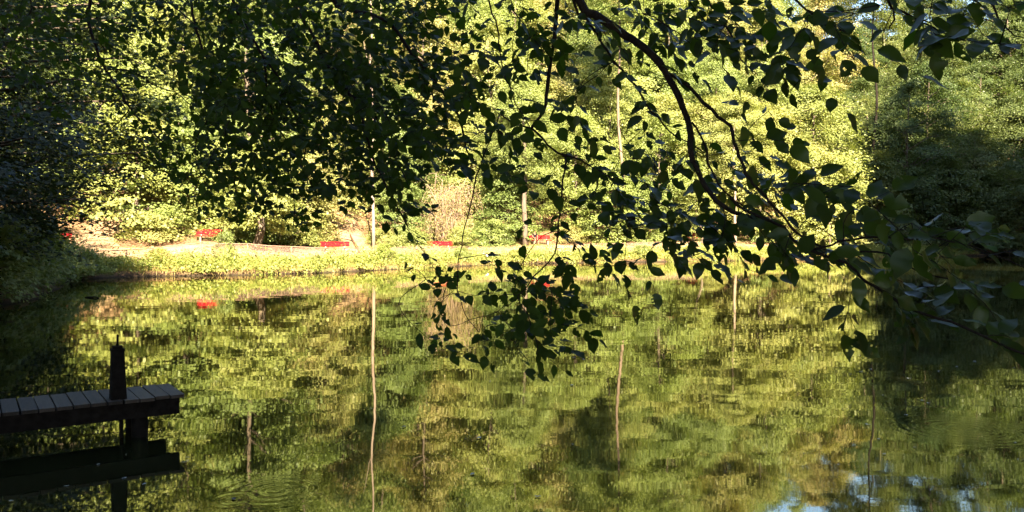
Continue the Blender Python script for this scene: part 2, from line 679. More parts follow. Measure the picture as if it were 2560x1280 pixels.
def tree(name, proto, x, y, s, rot, label, cat='tree', group=None, leaf=None, bark=None, sz=None, z=None):
    cm, tm = PROTO[proto]
    e = obj(name, None, loc=(x, y, hz(x, y) if z is None else z))
    e.empty_display_size = .2
    e.rotation_euler = (0, 0, rot)
    e.scale = (s, s, sz or s)
    tag(e, label, cat, group)
    t = obj('trunk', tm, parent=e)
    c = obj('crown', cm, parent=e)
    if leaf:
        set_mat(c, leaf)
    if bark:
        set_mat(t, bark)
    return e


# ------------------------------------------------------------------ the wood beyond the pond
def trail_clear(x, y, m):
    return np.min(np.hypot(TRAIL[:, 0] - x, TRAIL[:, 1] - y)) > m


LAND = [(40, 'the shaded left shore'), (133, 'the half hidden red bench'), (225, 'the sandy clearing'), (400, 'the layered young beeches'), (527, 'the shaded red bench'),
        (645, 'the leaning trunk'), (760, 'the yellowish layered tree'), (842, 'the sunlit red bench'), (892, 'the sandy trail'), (934, 'the pale birch trunk'),
        (1025, 'the gap right of the birch'), (1110, 'the dead drooping shrub'), (1215, 'the white scrap'), (1312, 'the grey forked trunk'), (1352, 'the bench with the seated person'),
        (1460, 'the sunny wood centre'), (1558, 'the reddish trunk'), (1640, 'the fence end'), (1720, 'the small far bench'), (1838, 'the slim pale trunk'),
        (1930, 'the bright broad tree'), (2050, 'the golden end tree'), (2130, 'the edge of the shade'), (2188, 'the tall dark trunk'), (2290, 'the shaded layered trees'),
        (2455, 'the long dark log'), (2540, 'the right edge')]


def where(px):
    i = min(range(len(LAND)), key=lambda i: abs(LAND[i][0] - px))
    off = px - LAND[i][0]
    return ('right above ' if abs(off) < 14 else ('just left of ' if off < 0 else 'just right of ')) + LAND[i][1]


placed = []


def free(x, y, s):
    return all(math.hypot(x - a, y - b) > s for a, b in placed)


wood = []
tries = 0
rw = random.Random(5)
while tries < 9000 and len(wood) < 240:
    tries += 1
    x = rw.uniform(-85, 110)
    y = rw.uniform(46, 165)
    if abs(x) > .70 * y + 9:
        continue
    d = float(pond_dist(np.array([x]), np.array([y]))[0])
    if d < 19 or d > 80:
        continue
    if x > 30 and y < 100:
        continue
    sp = 6.2 if d < 40 else 7.6
    if not free(x, y, sp) or not trail_clear(x, y, 3.2 if d < 34 else 1.5):
        continue
    placed.append((x, y))
    wood.append((x, y, d))
for (x, y, d) in wood:
    ax = x / y
    right = ax > .40
    u = rw.random()
    proto = rw.choice(['broad1', 'broad2', 'tall1', 'tall2'] if d < 40 else ['tall1', 'tall2', 'tall2', 'broad1'])
    s = rw.uniform(.95, 1.2) * (1.0 if d < 33 else 1.2)
    px = 1280 + x / y * FPX
    row = 'in the front rank' if d < 27 else ('in the second rank' if d < 38 else ('high on the slope' if d < 55 else 'on the hilltop'))
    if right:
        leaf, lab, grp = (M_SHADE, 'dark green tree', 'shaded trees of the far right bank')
    elif u < .28:
        leaf, lab, grp = (M_YELLOW, 'yellowing tree', 'yellowing trees on the sunny slope')
    elif u < .62:
        leaf, lab, grp = (M_GREEN, 'fresh green tree', 'green trees on the sunny slope')
    else:
        leaf, lab, grp = (M_SUN, 'yellow green tree', 'yellow green trees on the sunny slope')
    if px < -40 or px > 2600:
        lab += ' ' + row + ', beyond the ' + ('left' if px < 0 else 'right') + ' edge'
    else:
        lab += ' ' + row + ', ' + where(px)
    tree('broadleaf_tree', proto, x, y, s, rw.uniform(0, 6.28), lab, 'tree', grp, leaf)

# trees at the edge of the wood, each with its own place in the picture
edge = [
    # px, depth, proto, scale, leaf, label
    (340, 60, 'layer1', 1.35, M_SUN, 'layered bright green young beech above the sandy clearing on the left'),
    (445, 61.5, 'layer1', 1.25, M_GREEN, 'layered green young beech behind the fence, leftmost bench to its left'),
    (270, 70, 'broad2', .95, M_GREEN, 'broad green tree rising behind the sandy clearing'),
    (600, 63, 'layer2', 1.15, M_SUN, 'spreading yellow green young tree behind the thick leaning trunk'),
    (740, 63.5, 'layer2', 1.05, M_YELLOW, 'yellowish layered young tree left of the sandy trail'),
    (812, 73, 'broad1', .9, M_YELLOW, 'yellowing tree beside the top of the sandy trail'),
    (1010, 72, 'layer2', .85, M_GREEN, 'green young tree just right of the pale birch trunk'),
    (985, 82, 'broad1', .95, M_GREEN, 'green tree up the slope behind the pale birch trunk'),
    (1265, 79, 'layer1', 1.05, M_GREEN, 'dark green layered young tree right of the dead drooping shrub'),
    (1180, 88, 'broad2', .95, M_SUN, 'yellow green tree rising above the dead drooping shrub'),
    (1440, 86, 'broad1', .95, M_SUN, 'yellow green tree above the bench with the seated person'),
    (1650, 88, 'broad2', 1.0, M_SUN, 'broad yellow green tree behind the reddish trunk'),
    (1770, 92, 'broad1', 1.1, M_SUN, 'broad yellow green tree between the reddish trunk and the slim pale trunk'),
    (1515, 81.5, 'layer2', 1.1, M_SUN, 'low yellow green young tree in front of the reddish trunk, to its left'),
    (1605, 82.5, 'layer1', .9, M_GREEN, 'low green young tree in front of the reddish trunk, to its right'),
    (1900, 90, 'broad2', 1.15, M_SUN, 'broad bright tree right of the slim pale trunk'),
    (2035, 92, 'broad1', 1.25, M_YELLOW, 'tall golden green tree at the right end of the sunny wood'),
    (2075, 88, 'layer1', 1.4, M_SUN, 'bright layered tree whose low boughs end where the shade begins'),
]
for k, (px, D, proto, s, leaf, lab) in enumerate(edge):
    x, y = atD(px, D)
    tree('broadleaf_tree', proto, x, y, s, k * 1.3, lab, 'tree', None, leaf)

# shaded trees of the right-hand bank
shade = [(2190, 101, 'layer1', 1.5), (2260, 106, 'tall2', 1.1), (2290, 103, 'layer1', 1.3), (2370, 106, 'layer1', 1.5), (2440, 111, 'broad2', 1.2),
         (2470, 109, 'layer1', 1.35), (2330, 116, 'tall1', 1.2), (2560, 112, 'layer1', 1.5), (2540, 120, 'broad1', 1.3), (2410, 124, 'tall2', 1.2),
         (2230, 120, 'tall1', 1.15), (2150, 112, 'tall2', 1.0), (2640, 112, 'broad2', 1.25)]
for k, (px, D, proto, s) in enumerate(shade):
    x, y = atD(px, D)
    lab = ('low layered dark tree with sprays near the water, ' if proto == 'layer1' else 'tall dark tree deeper in the shaded wood, ') + where(px)
    grp = 'layered trees at the edge of the shaded wood' if proto == 'layer1' else 'tall trees inside the shaded wood'
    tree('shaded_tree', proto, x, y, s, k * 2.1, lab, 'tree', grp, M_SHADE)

# bushes along the foot of the slope
bush_px = [(380, 57), (430, 58.5), (570, 60), (590, 60.5), (660, 60), (700, 61), (760, 62), (780, 64), (985, 65), (1020, 66), (1040, 67.5), (1150, 70.5), (1185, 73),
           (1225, 74), (1260, 75.5), (1300, 79), (1420, 80), (1470, 82), (1520, 83), (1600, 84), (1660, 85), (1720, 86), (1780, 87.5), (1890, 88),
           (1950, 89), (2020, 89), (2080, 89), (2120, 90), (500, 64), (640, 64), (955, 69), (1100, 75), (1180, 79)]
for k, (px, D) in enumerate(bush_px):
    x, y = atD(px, D)
    lf, adj = rw.choice([(M_SUN, 'yellow green'), (M_GREEN, 'green'), (M_GREEN, 'green'), (M_YELLOW, 'yellowing')])
    tree('bush', 'bush1' if k % 2 else 'bush2', x, y, rw.uniform(.75, 1.25), k * 1.9, 'low ' + adj + ' bush behind the path, ' + where(px),
         'bush', 'bushes behind the path', lf)
for k in range(16):
    px = 2120 + k * 32
    x, y = atD(px, rw.uniform(98, 108))
    if float(pond_dist(np.array([x]), np.array([y]))[0]) < .3:
        y += 6
    tree('bush', 'bush1' if k % 2 else 'bush2', x, y, rw.uniform(1.0, 1.7), k * 1.7, 'dark bush at the shaded waterline, ' + where(px),
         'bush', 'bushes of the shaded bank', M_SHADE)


def trunk_tree(name, pts, rad, mat, label, proto=None, s=1, leaf=None, fork=None):
    """A tree known by its trunk: pts are pixel, depth."""
    P = [pix(*p) for p in pts]
    base = P[0].copy()
    base[2] = hz(base[0], base[1]) - .2
    e = obj(name, None, loc=tuple(base))
    tag(e, label, 'tree')
    Q = catmull([p - base for p in P], .4)
    if Q[0][2] > -.1:
        Q[0] = (0, 0, 0)
    rs = np.interp(np.linspace(0, 1, len(Q)), np.linspace(0, 1, len(rad)), rad)
    m = MB().tube(Q, rs, 9)
    for f in fork or []:
        fp = catmull([pix(*p) - base for p in f[0]], .4)
        m.tube(fp, np.linspace(f[1], f[1] * .3, len(fp)), 6)
    m.build('trunk', mat, e, True)
    if proto:
        c = obj('crown', PROTO[proto][0], parent=e)
        c.location = tuple(Q[-1] - np.array([0, 0, (9 if proto[0] in 'bt' else 3.2) * s]))
        c.scale = (s, s, s)
        if leaf:
            set_mat(c, leaf)
    return e


trunk_tree('birch_tree', [(934, 600, 65), (933, 520, 65), (930, 420, 65.2), (935, 300, 65.5), (926, 180, 66), (930, 60, 66.2), (922, -60, 66.4), (926, -140, 66.5)],
           [.14, .12, .095, .075, .06, .03], M_PALE, 'tall straight birch with pale trunk beside the sandy trail', 'tall1', .75, M_YELLOW,
           [([(926, 180, 66), (914, 130, 66), (905, 80, 66)], .03)])
trunk_tree('leaning_tree', [(637, 640, 56.2), (641, 618, 56.2), (650, 588, 56), (654, 562, 56), (648, 520, 56), (640, 470, 56)], [.34, .29, .26, .2, .13], M_BARK,
           'thick short leaning grey trunk behind the fence, left of the red bench by the trail', 'layer2', 1.05, M_SUN)
trunk_tree('forked_tree', [(1312, 590, 76), (1313, 560, 76), (1310, 510, 76), (1314, 430, 76.2), (1308, 300, 76.5)], [.26, .22, .2, .16, .1], M_BARK,
           'grey trunk standing beside the bench with the seated person', 'broad1', .8, M_GREEN)
trunk_tree('reddish_tree', [(1564, 570, 84), (1562, 520, 84), (1557, 430, 84), (1548, 330, 84.2), (1545, 240, 84.4), (1550, 120, 84.6), (1548, 0, 85)],
           [.19, .17, .14, .11, .08], bark_mat('reddish_bark', (.06, .042, .03), (.15, .105, .078), 4), 'tall reddish brown trunk in the middle of the sunny wood',
           'tall2', .9, M_SUN)
trunk_tree('slim_tree', [(1839, 600, 86), (1837, 550, 86), (1838, 480, 86), (1834, 400, 86.2), (1836, 300, 86.5)], [.16, .14, .12, .1, .07], M_PALE,
           'slim tree with pale trunk near the water right of centre', 'broad2', .7, M_SUN)
trunk_tree('leaning_sapling', [(1752, 612, 84), (1756, 590, 84), (1752, 570, 84), (1742, 540, 84), (1738, 500, 84)], [.13, .12, .1, .08], M_BARK,
           'small leaning pale sapling behind the fence right of centre', 'layer2', .6, M_SUN)
trunk_tree('shaded_tree', [(2192, 600, 104), (2190, 520, 104), (2182, 400, 104), (2192, 250, 104), (2181, 100, 104), (2188, -20, 104)], [.22, .2, .17, .12, .07], M_TWIG,
           'tall dark trunk just inside the shaded wood on the right', 'tall1', 1.0, M_SHADE)

# a trunk's cast shadow on the sandy trail, built as a slim dark stem
shadow_pts = [(912, 628, 57.5), (906, 612, 60), (898, 592, 63), (890, 575, 66), (883, 556, 69), (876, 540, 72)]
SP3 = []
for (a, b, D) in shadow_pts:
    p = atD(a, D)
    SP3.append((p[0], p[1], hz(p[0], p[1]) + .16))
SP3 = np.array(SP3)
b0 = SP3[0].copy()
e = obj('trunk_shadow_stem', None, loc=tuple(b0))
tag(e, 'slim dark stem standing in for a trunk shadow on the sandy trail', 'fallen tree')  # no real fallen tree: the stem stands in for a trunk's cast shadow
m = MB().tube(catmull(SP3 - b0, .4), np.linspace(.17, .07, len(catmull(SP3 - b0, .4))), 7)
m.build('trunk', bark_mat('trunk_shadow_brown', (.05, .026, .014), (.11, .055, .03), 4), e, True)  # the brown of the shadow is put into the stem's colour
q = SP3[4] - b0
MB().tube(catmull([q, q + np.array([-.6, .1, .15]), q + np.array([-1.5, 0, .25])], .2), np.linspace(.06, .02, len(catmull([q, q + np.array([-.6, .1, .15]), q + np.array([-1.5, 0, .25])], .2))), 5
          ).build('shadow_branch', M_TWIG, e, True)

# dead drooping shrub
rd = np.random.default_rng(21)
p = atD(1120, 71.5)
base = np.array([p[0], p[1], hz(*p)])
e = obj('dead_shrub', None, loc=tuple(base))
tag(e, 'pale brown dead shrub of drooping bare twigs over the bench right of the birch', 'shrub')
stems, tw = MB(), MB()
lv = []
for k in range(13):
    a = rd.uniform(0, 6.28)
    top = np.array([math.cos(a) * rd.uniform(.6, 3.4), math.sin(a) * rd.uniform(.3, 1.2), rd.uniform(4.2, 7.0)])
    P = catmull([np.array([rd.normal(0, .9), rd.normal(0, .4), -.2]), top * np.array([.35, .35, .4]) + rd.normal(0, .35, 3) * [1, .6, .3], top * np.array([.7, .7, .8]) + rd.normal(0, .3, 3), top], .3)
    stems.tube(P, np.linspace(.055, .025, len(P)), 5)
    for j in range(15):
        b = P[int(len(P) * rd.uniform(.35, .99))]
        a2 = rd.uniform(0, 6.28)
        l = rd.uniform(.7, 2.0)
        out = np.array([math.cos(a2), math.sin(a2) * .7, 0])
        Q = np.array([b, b + out * l * .4 + [rd.normal(0, .15), 0, .15 + rd.normal(0, .12)], b + out * l * .75 + [rd.normal(0, .2), 0, -.25 * l], b + out * l * .95 + [0, 0, -rd.uniform(.7, 1.3) * l]])
        Q = catmull(Q, .3)
        Q[:, 2] = np.maximum(Q[:, 2], .05)
        tw.tube(Q, np.linspace(.014, .007, len(Q)), 3, cap=False)
        if rd.uniform() < .8:
            for _ in range(34):
                lv.append(Q[rd.integers(1, len(Q))] + rd.normal(0, .24, 3))
stems.build('stem', M_DEAD, e, True)
tag(tw.build('twigs', M_DEAD, e), kind='stuff')
lv = np.array(lv)
v, f = cards(lv, rd.normal(0, 1, lv.shape) + [0, 0, -.6], rd.normal(0, 1, lv.shape) + [0, -.5, .5], rd.uniform(.09, .17, len(lv)), .08)
tag(obj('foliage', mk_mesh('foliage', v, f), leaf_mat('dry_leaf', [(.14, .14, .04), (.24, .19, .08), (.34, .22, .13), (.36, .24, .17)]), e), kind='stuff')

# ------------------------------------------------------------------ plants of the bank
def along_bank(n, d0, d1, seed, xlo=-24, xhi=60):
    r = np.random.default_rng(seed)
    out = []
    while len(out) < n:
        X = r.uniform(xlo, xhi, 60000)
        Y = r.uniform(36, 104, 60000)
        d = pond_dist(X, Y)
        ok = (d > d0) & (d < d1) & (Y > 42.5 - (X + 22) * .0) & (Y > X * .9 + 30)
        out.extend(zip(X[ok], Y[ok], d[ok]))
    return np.array(out[:n])


rb = np.random.default_rng(31)
clump = along_bank(2700, .05, 5.0, 32)
Cs, Ds, Ns, Ls = [], [], [], []
hgt = height(clump[:, 0], clump[:, 1])
thick = hash_noise(clump[:, 0], clump[:, 1], .55)
for (x, y, d), z, th in zip(clump, hgt, thick):
    if th < -.38 and d > .9:
        continue
    hh = (.30 + .95 * max(0, th + .3) + rb.uniform(0, .45)) * (1 if d < 1.8 else (.75 if d < 3.3 else .42))
    n = int(54 * (1.0 if d > .6 else .7))
    rr = .42
    q = rb.normal(0, 1, (n, 3)) * [rr, rr, .5] + [0, 0, 0]
    zz = np.abs(q[:, 2]) * hh
    pts = np.column_stack([x + q[:, 0], y + q[:, 1], z + .03 + zz])
    Cs.append(pts)
    Ds.append(rb.normal(0, 1, (n, 3)) * [1, 1, .5] + [0, -.3, .25])
    Ns.append(rb.normal(0, .55, (n, 3)) + [0, -.2, .8])
    Ls.append(rb.uniform(.07, .2, n))
mounds = along_bank(230, -.1, 2.7, 35)
for (x, y, d), z in zip(mounds, height(mounds[:, 0], mounds[:, 1])):
    rr, hh = rb.uniform(.4, 1.1), rb.uniform(.35, 1.2) * (1 if d < 1.5 else .5)
    n = int(230 * rr)
    q = norm(rb.normal(0, 1, (n, 3)))
    q[:, 2] = np.abs(q[:, 2])
    q *= rb.uniform(.55, 1.08, (n, 1)) * (1 + .2 * np.sin(q[:, :1] * 5 + x))
    Cs.append(np.column_stack([x + q[:, 0] * rr, y + q[:, 1] * rr, z + .03 + q[:, 2] * hh]))
    Ns.append(q + rb.normal(0, .35, (n, 3)) + [0, 0, .3])
    Ds.append(rb.normal(0, 1, (n, 3)) + [0, 0, -.2])
    Ls.append(rb.uniform(.10, .22, n))
Cs, Ds, Ns, Ls = map(np.concatenate, (Cs, Ds, Ns, Ls))
Cs[:, 2] = np.maximum(Cs[:, 2], .02)
v, f = cards(Cs, Ds, Ns, Ls, Ls * .6)
o = obj('undergrowth', mk_mesh('undergrowth', v, f), M_WEED)
tag(o, 'yellow green weeds and low plants covering the sunny bank', 'undergrowth', kind='stuff')

r2 = np.random.default_rng(36)
X = r2.uniform(-30, -9, 40000)
Y = r2.uniform(5, 44, 40000)
d = pond_dist(X, Y)
ok = (d > -.15) & (d < 5)
X, Y = X[ok][:9000], Y[ok][:9000]
n = len(X)
C = np.column_stack([X, Y, np.maximum(height(X, Y), 0) + np.abs(r2.normal(0, .28, n)) + .02])
L = r2.uniform(.10, .24, n)
v, f = cards(C, r2.normal(0, 1, (n, 3)) + [.4, -.2, -.1], r2.normal(0, .5, (n, 3)) + [.3, -.3, .7], L, L * .5)
o = obj('undergrowth', mk_mesh('undergrowth', v, f), M_SHADE)
tag(o, 'dark green ground plants on the shaded left shore', 'undergrowth', kind='stuff')

# taller clumps that stand out of the bank plants
for k, (px, D, s_, sz_, lf, lab) in enumerate([
        (562, 51.8, .42, 1.05, M_GREEN, 'narrow bright green sapling growing up through the fence by the shaded bench'),
        (962, 57.2, .62, .62, M_WEED, 'yellow green weed clump before the fence, below the pale birch trunk'),
        (1008, 58.8, .5, .42, M_WEED, 'low yellow weed clump before the fence, right of the birch'),
        (1152, 63.2, .55, .5, M_GREEN, 'green weed clump on the bank below the dead drooping shrub'),
        (1062, 59.6, .42, .34, M_YELLOW, 'small yellowing weed clump on the bank below the third bench'),
        (1290, 67.6, .5, .44, M_WEED, 'yellow green weed clump on the bank below the seated person'),
        (1460, 71.8, .6, .5, M_WEED, 'wide weed clump on the bank left of the reddish trunk'),
        (1605, 75.2, .6, .55, M_GREEN, 'green weed clump on the bank right of the reddish trunk'),
        (705, 50.6, .45, .36, M_GREEN, 'green weed clump at the waterline right of the leaning trunk'),
        (798, 52.2, .36, .3, M_YELLOW, 'tiny yellowing weed clump below the sunlit bench'),
        (305, 45.6, .55, .44, M_YELLOW, 'yellow weed clump on the bank right of the sandy clearing'),
        (402, 47.2, .65, .5, M_WEED, 'broad yellow green weed clump before the left fence posts'),
        (470, 48.4, .5, .52, M_YELLOW, 'tall yellow weed clump before the fence corner post'),
        (1720, 77.8, .6, .5, M_WEED, 'weed clump at the waterline below the small far bench')]):
    x, y = atD(px, D)
    while float(pond_dist(np.array([x]), np.array([y]))[0]) < .4:
        y += .3
    tree('bush', 'bush1' if k % 2 else 'bush2', x, y, s_, k * 1.37, lab, 'bush', None, lf, sz=sz_)

# dry grass at the waterline
g0 = along_bank(9000, -.15, 1.3, 33)
n = len(g0)
gz = np.maximum(height(g0[:, 0], g0[:, 1]), 0)
L = rb.uniform(.18, .55, n)
Dr = norm(rb.normal(0, .35, (n, 3)) + [0, -.25, 1])
C = np.column_stack([g0[:, 0], g0[:, 1], gz]) + Dr * L[:, None] * .45
v, f = cards(C, Dr, rb.normal(0, 1, (n, 3)) + [0, -1, 0], L, .03)
o = obj('grass', mk_mesh('grass', v, f), leaf_mat('dry_grass', [(.12, .14, .03), (.24, .22, .06), (.36, .27, .11), (.34, .2, .1)]))
tag(o, 'dry straw coloured grass along the sunny waterline', 'grass', kind='stuff')

# fallen leaves on the slope and the path
X = rb.uniform(-45, 55, 60000)
Y = rb.uniform(42, 105, 60000)
d = pond_dist(X, Y)
ok = (d > 4.5) & (d < 34)
X, Y = X[ok][:22000], Y[ok][:22000]
n = len(X)
C = np.column_stack([X, Y, height(X, Y) + .06 + rb.uniform(0, .05, n)])
L = rb.uniform(.07, .16, n)
v, f = cards(C, rb.normal(0, 1, (n, 3)) * [1, 1, .25], rb.normal(0, .4, (n, 3)) + [0, -.1, .9], L, L * .6)
o = obj('fallen_leaves', mk_mesh('fallen_leaves', v, f), leaf_mat('fallen_leaf', [(.07, .04, .02), (.18, .10, .05), (.32, .19, .10), (.45, .30, .19)], trans=.1))
tag(o, 'brown fallen leaves scattered on the slope behind the path', 'leaves', kind='stuff')

# ------------------------------------------------------------------ trees of the left bank, in shade
left_trees = [(-31, 40, 1.1, 'green leafy tree behind the half hidden red bench on the left'),
              (-19.0, 25.0, 1.12, 'overhanging dark leafy tree on the left bank, boughs low over the water'),
              (-24.5, 33, 1.0, 'dark leafy tree behind the overhanging one on the left bank'),
              (-17.5, 18.0, .95, 'nearest dark leafy tree at the left edge of the pond')]
for k, (x, y, s, lab) in enumerate(left_trees):
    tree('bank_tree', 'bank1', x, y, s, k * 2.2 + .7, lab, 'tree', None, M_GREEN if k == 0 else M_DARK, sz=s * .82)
for k, (px, D, s) in enumerate([(10, 30, 1.0), (60, 34, 1.0), (120, 38, .95), (30, 36, 1.1), (175, 41, .8), (-30, 27, 1.0), (95, 41, 1.1), (-60, 24, .9), (215, 43.5, .55)]):
    x, y = atD(px, D)
    while float(pond_dist(np.array([x]), np.array([y]))[0]) < .5:
        x -= .4
    tree('bush', 'bush1' if k % 2 else 'bush2', x, y, s * 1.15, k * 1.1, 'dark ' + ('small', 'broad', 'dense')[k % 3] + ' bush on the shaded left shore, ' + ('nearest the camera', 'midway along', 'towards the logs')[0 if D < 31 else (1 if D < 39 else 2)], 'bush',
         'bushes of the shaded left shore', M_GREEN)

# ------------------------------------------------------------------ trees out of view that shade the near bank and the right-hand wood
near_trees = [(-15, 8, 1.0), (-22, 13, 1.3), (-12, -2, 1.35), (-6, -9, 1.4), (2, -7, 1.4), (9, -6, 1.4), (16, -3, 1.35), (23, 2, 1.35), (31, 10, 1.3),
              (-16, -9, 1.4), (-2, -16, 1.4), (7, -15, 1.4), (17, -13, 1.4), (27, -8, 1.4), (-30, 4, 1.3), (-9, -18, 1.4), (38, 20, 1.25)]
for k, (x, y, s) in enumerate(near_trees):
    tree('unseen_tall_tree', 'tall1' if k % 2 else 'tall2', x, y, s, k * 1.7, 'tall tree of the shady wood on the near bank, out of the picture', 'tree',
         'unseen trees of the near bank', M_SHADE)
right_trees = [(52, 49, 1.35), (58, 57, 1.4), (64, 66, 1.4), (60, 46, 1.4), (67, 55, 1.45), (73, 64, 1.45), (71, 76, 1.4), (77, 85, 1.4), (79, 72, 1.45), (56, 38, 1.3), (80, 96, 1.3), (66, 49, 1.5), (72, 58, 1.5), (78, 66, 1.5), (62, 61, 1.4), (84, 78, 1.5), (74, 47, 1.5), (69, 70, 1.5), (86, 62, 1.5), (88, 88, 1.4), (54, 53, 1.55), (56, 45, 1.55), (50, 43, 1.5), (62, 54, 1.55), (59, 64, 1.5), (65, 74, 1.45)]
for k, (x, y, s) in enumerate(right_trees):
    tree('unseen_tall_tree', 'tall1' if k % 2 else 'tall2', x, y, s, k * 1.3, 'tall tree of the right-hand bank, outside the picture, shading the wood behind', 'tree',
         'unseen trees of the right-hand bank', M_SHADE)

# ------------------------------------------------------------------ fence
fence_pts = [(150, 44.6), (233, 46), (318, 47.8), (405, 49.5), (508, 51.3), (620, 52.3), (728, 53.3), (838, 55), (940, 58), (1042, 62), (1172, 66.3), (1308, 70.3),
             (1388, 72.6), (1470, 74.8), (1545, 76.6), (1640, 78.5), (1750, 80.5)]
FP = [atD(*q) for q in fence_pts]
FB = np.array([(q[0], q[1], hz(*q)) for q in FP])
fo = FB[0].copy()
fe = obj('chain_link_fence', None, loc=tuple(fo))
tag(fe, 'low rusty chain link fence with pale top rail along the far bank', 'fence')
HF = 1.08
post_me = None
for k, b in enumerate(FB):
    if post_me is None:
        pm = MB().box((0, 0, HF / 2 - .15), (.085, .085, HF + .3), bev=.015)
        post = pm.build('post', M_RAIL, fe, loc=tuple(b - fo))
        post_me = post.data
    else:
        post = obj('post', post_me, parent=fe, loc=tuple(b - fo))
    post.rotation_euler = (rw.uniform(-.04, .04), rw.uniform(-.04, .04), rw.uniform(0, 1))
for k in range(len(FB) - 1):
    a, b = FB[k] - fo, FB[k + 1] - fo
    up = np.array([0, 0, HF - .02])
    mid = (a + b) / 2 + up - [0, 0, rw.uniform(.0, .05)]
    MB().tube(catmull([a + up, mid, b + up], .8), .032, 6).build('top_rail', M_RAIL, fe, True)
    w = MB()
    L = np.linalg.norm(b - a)
    nn = int(L / .10)
    for i in range(-10, nn):
        for sgn in (1, -1):
            t0, t1 = i * .10, i * .10 + 1.0
            z0, z1 = 0.03, 1.0
            if t0 < 0:
                z0 += -t0 * .97
                t0 = 0
            if t1 > L:
                z1 -= (t1 - L) * .97
                t1 = L
            if sgn < 0:
                t0, t1 = L - t0, L - t1
            p0 = a + (b - a) * (t0 / L) + [0, 0, z0]
            p1 = a + (b - a) * (t1 / L) + [0, 0, z1]
            w.tube([p0, p1], .005, 3, cap=False)
    tag(w.build('wire_mesh', M_WIRE, fe), kind='stuff')

# ------------------------------------------------------------------ benches
def bench(px, D, yaw, label, L=2.1):
    x, y = atD(px, D)
    z = hz(x, y)
    e = obj('park_bench', None, loc=(x, y, z))
    e.rotation_euler = (0, 0, yaw)
    tag(e, label, 'bench', 'red benches along the path')
    for s in (-1, 1):
        m = MB()
        m.box((s * L * .33, .05, .16), (.10, .42, .56), bev=.02)
        m.box((s * L * .33, .30, .62), (.07, .06, .52), np.array(Matrix.Rotation(R(-12), 3, 'X')))
        m.build('leg', M_CONC, e)
    for k in range(3):
        MB().box((0, -.16 + k * .155, .465), (L, .135, .05), bev=.012).build('seat_slat', M_RED, e)
    for k in range(2):
        Mx = np.array(Matrix.Rotation(R(-12), 3, 'X'))
        MB().box((0, .285 + k * .035, .66 + k * .19), (L, .045, .165), Mx).build('backrest_slat', M_RED, e)
    return e


bench(133, 52.5, .35, 'red bench half hidden behind dark leaves at the sandy clearing')
bench(527, 58.4, .2, 'red bench in the shade between the layered young trees and leaning trunk')
bench(840, 60.3, .45, 'sunlit red bench beside the foot of the sandy trail', 2.2)
bench(1102, 68.4, .35, 'red bench below the dead drooping shrub', 2.3)
B4 = bench(1352, 77.5, .3, 'red bench with a person seated on it', 2.1)
bench(1720, 86, .25, 'small red bench behind leaves right of the reddish trunk', 2.0)

# the seated person
def skin_person():
    x, y = B4.location.x - .55, B4.location.y
    e = obj('person', None, loc=(x, y, B4.location.z))
    e.rotation_euler = (0, 0, .3)
    tag(e, 'person in dark top with bare legs sitting on a red bench', 'person')

    def sk(name, verts, edges, rad, mat, root=0):
        me = bpy.data.meshes.new(name)
        me.from_pydata(verts, edges, [])
        o = obj(name, me, mat, e)
        mod = o.modifiers.new('skin', 'SKIN')
        for i, rr in enumerate(rad):
            me.skin_vertices[0].data[i].radius = rr if isinstance(rr, tuple) else (rr, rr)
        me.skin_vertices[0].data[root].use_root = True
        sb = o.modifiers.new('sub', 'SUBSURF')
        sb.levels = sb.render_levels = 2
        return o
    skin = simple('skin', (.16, .085, .055), .7, .1, spec=.1)
    dark = simple('dark_cloth', (.008, .007, .010), .95, .3, spec=.03)
    V = [(0, .08, .53), (0, .14, .75), (0, .16, 1.0), (0, .15, 1.12), (0, .12, 1.22), (0, .10, 1.33),
         (-.10, 0, .54), (-.13, -.40, .55), (-.14, -.45, .12), (-.14, -.60, .05), (.10, 0, .54), (.12, -.40, .55), (.20, -.42, .12), (.22, -.57, .05),
         (-.20, .15, 1.02), (-.26, .0, .80), (-.14, -.22, .66), (-.10, -.32, .64), (.20, .15, 1.02), (.26, 0, .80), (.15, -.22, .66), (.10, -.32, .64)]
    E = [(0, 1), (1, 2), (2, 3), (3, 4), (4, 5), (0, 6), (6, 7), (7, 8), (8, 9), (0, 10), (10, 11), (11, 12), (12, 13), (2, 14), (14, 15), (15, 16), (16, 17),
         (2, 18), (18, 19), (19, 20), (20, 21)]
    rad = [(.15, .11), (.14, .10), (.14, .09), .055, .09, .08, .09, .07, .045, .035, .09, .07, .045, .035, .055, .045, .035, .03, .055, .045, .035, .03]
    sk('body', V, E, rad, skin)
    V = [(0, .08, .53), (0, .14, .75), (0, .16, 1.0), (0, .155, 1.07), (-.20, .15, 1.02), (-.24, .07, .9), (.20, .15, 1.02), (.24, .07, .9)]
    sk('shirt', V, [(0, 1), (1, 2), (2, 3), (2, 4), (4, 5), (2, 6), (6, 7)], [(.17, .13), (.16, .12), (.155, .105), .075, .07, .065, .07, .065], dark)
    V = [(0, .08, .52), (-.10, 0, .545), (-.125, -.22, .555), (.10, 0, .545), (.12, -.22, .555)]
    sk('shorts', V, [(0, 1), (1, 2), (0, 3), (3, 4)], [(.165, .125), .105, .095, .105, .095], dark)
    V = [(0, .17, 1.20), (0, .155, 1.30), (0, .12, 1.40)]
    sk('hair', V, [(0, 1), (1, 2)], [.085, .10, .075], simple('dark_hair', (.006, .004, .003), .8, .2, spec=.05))


skin_person()

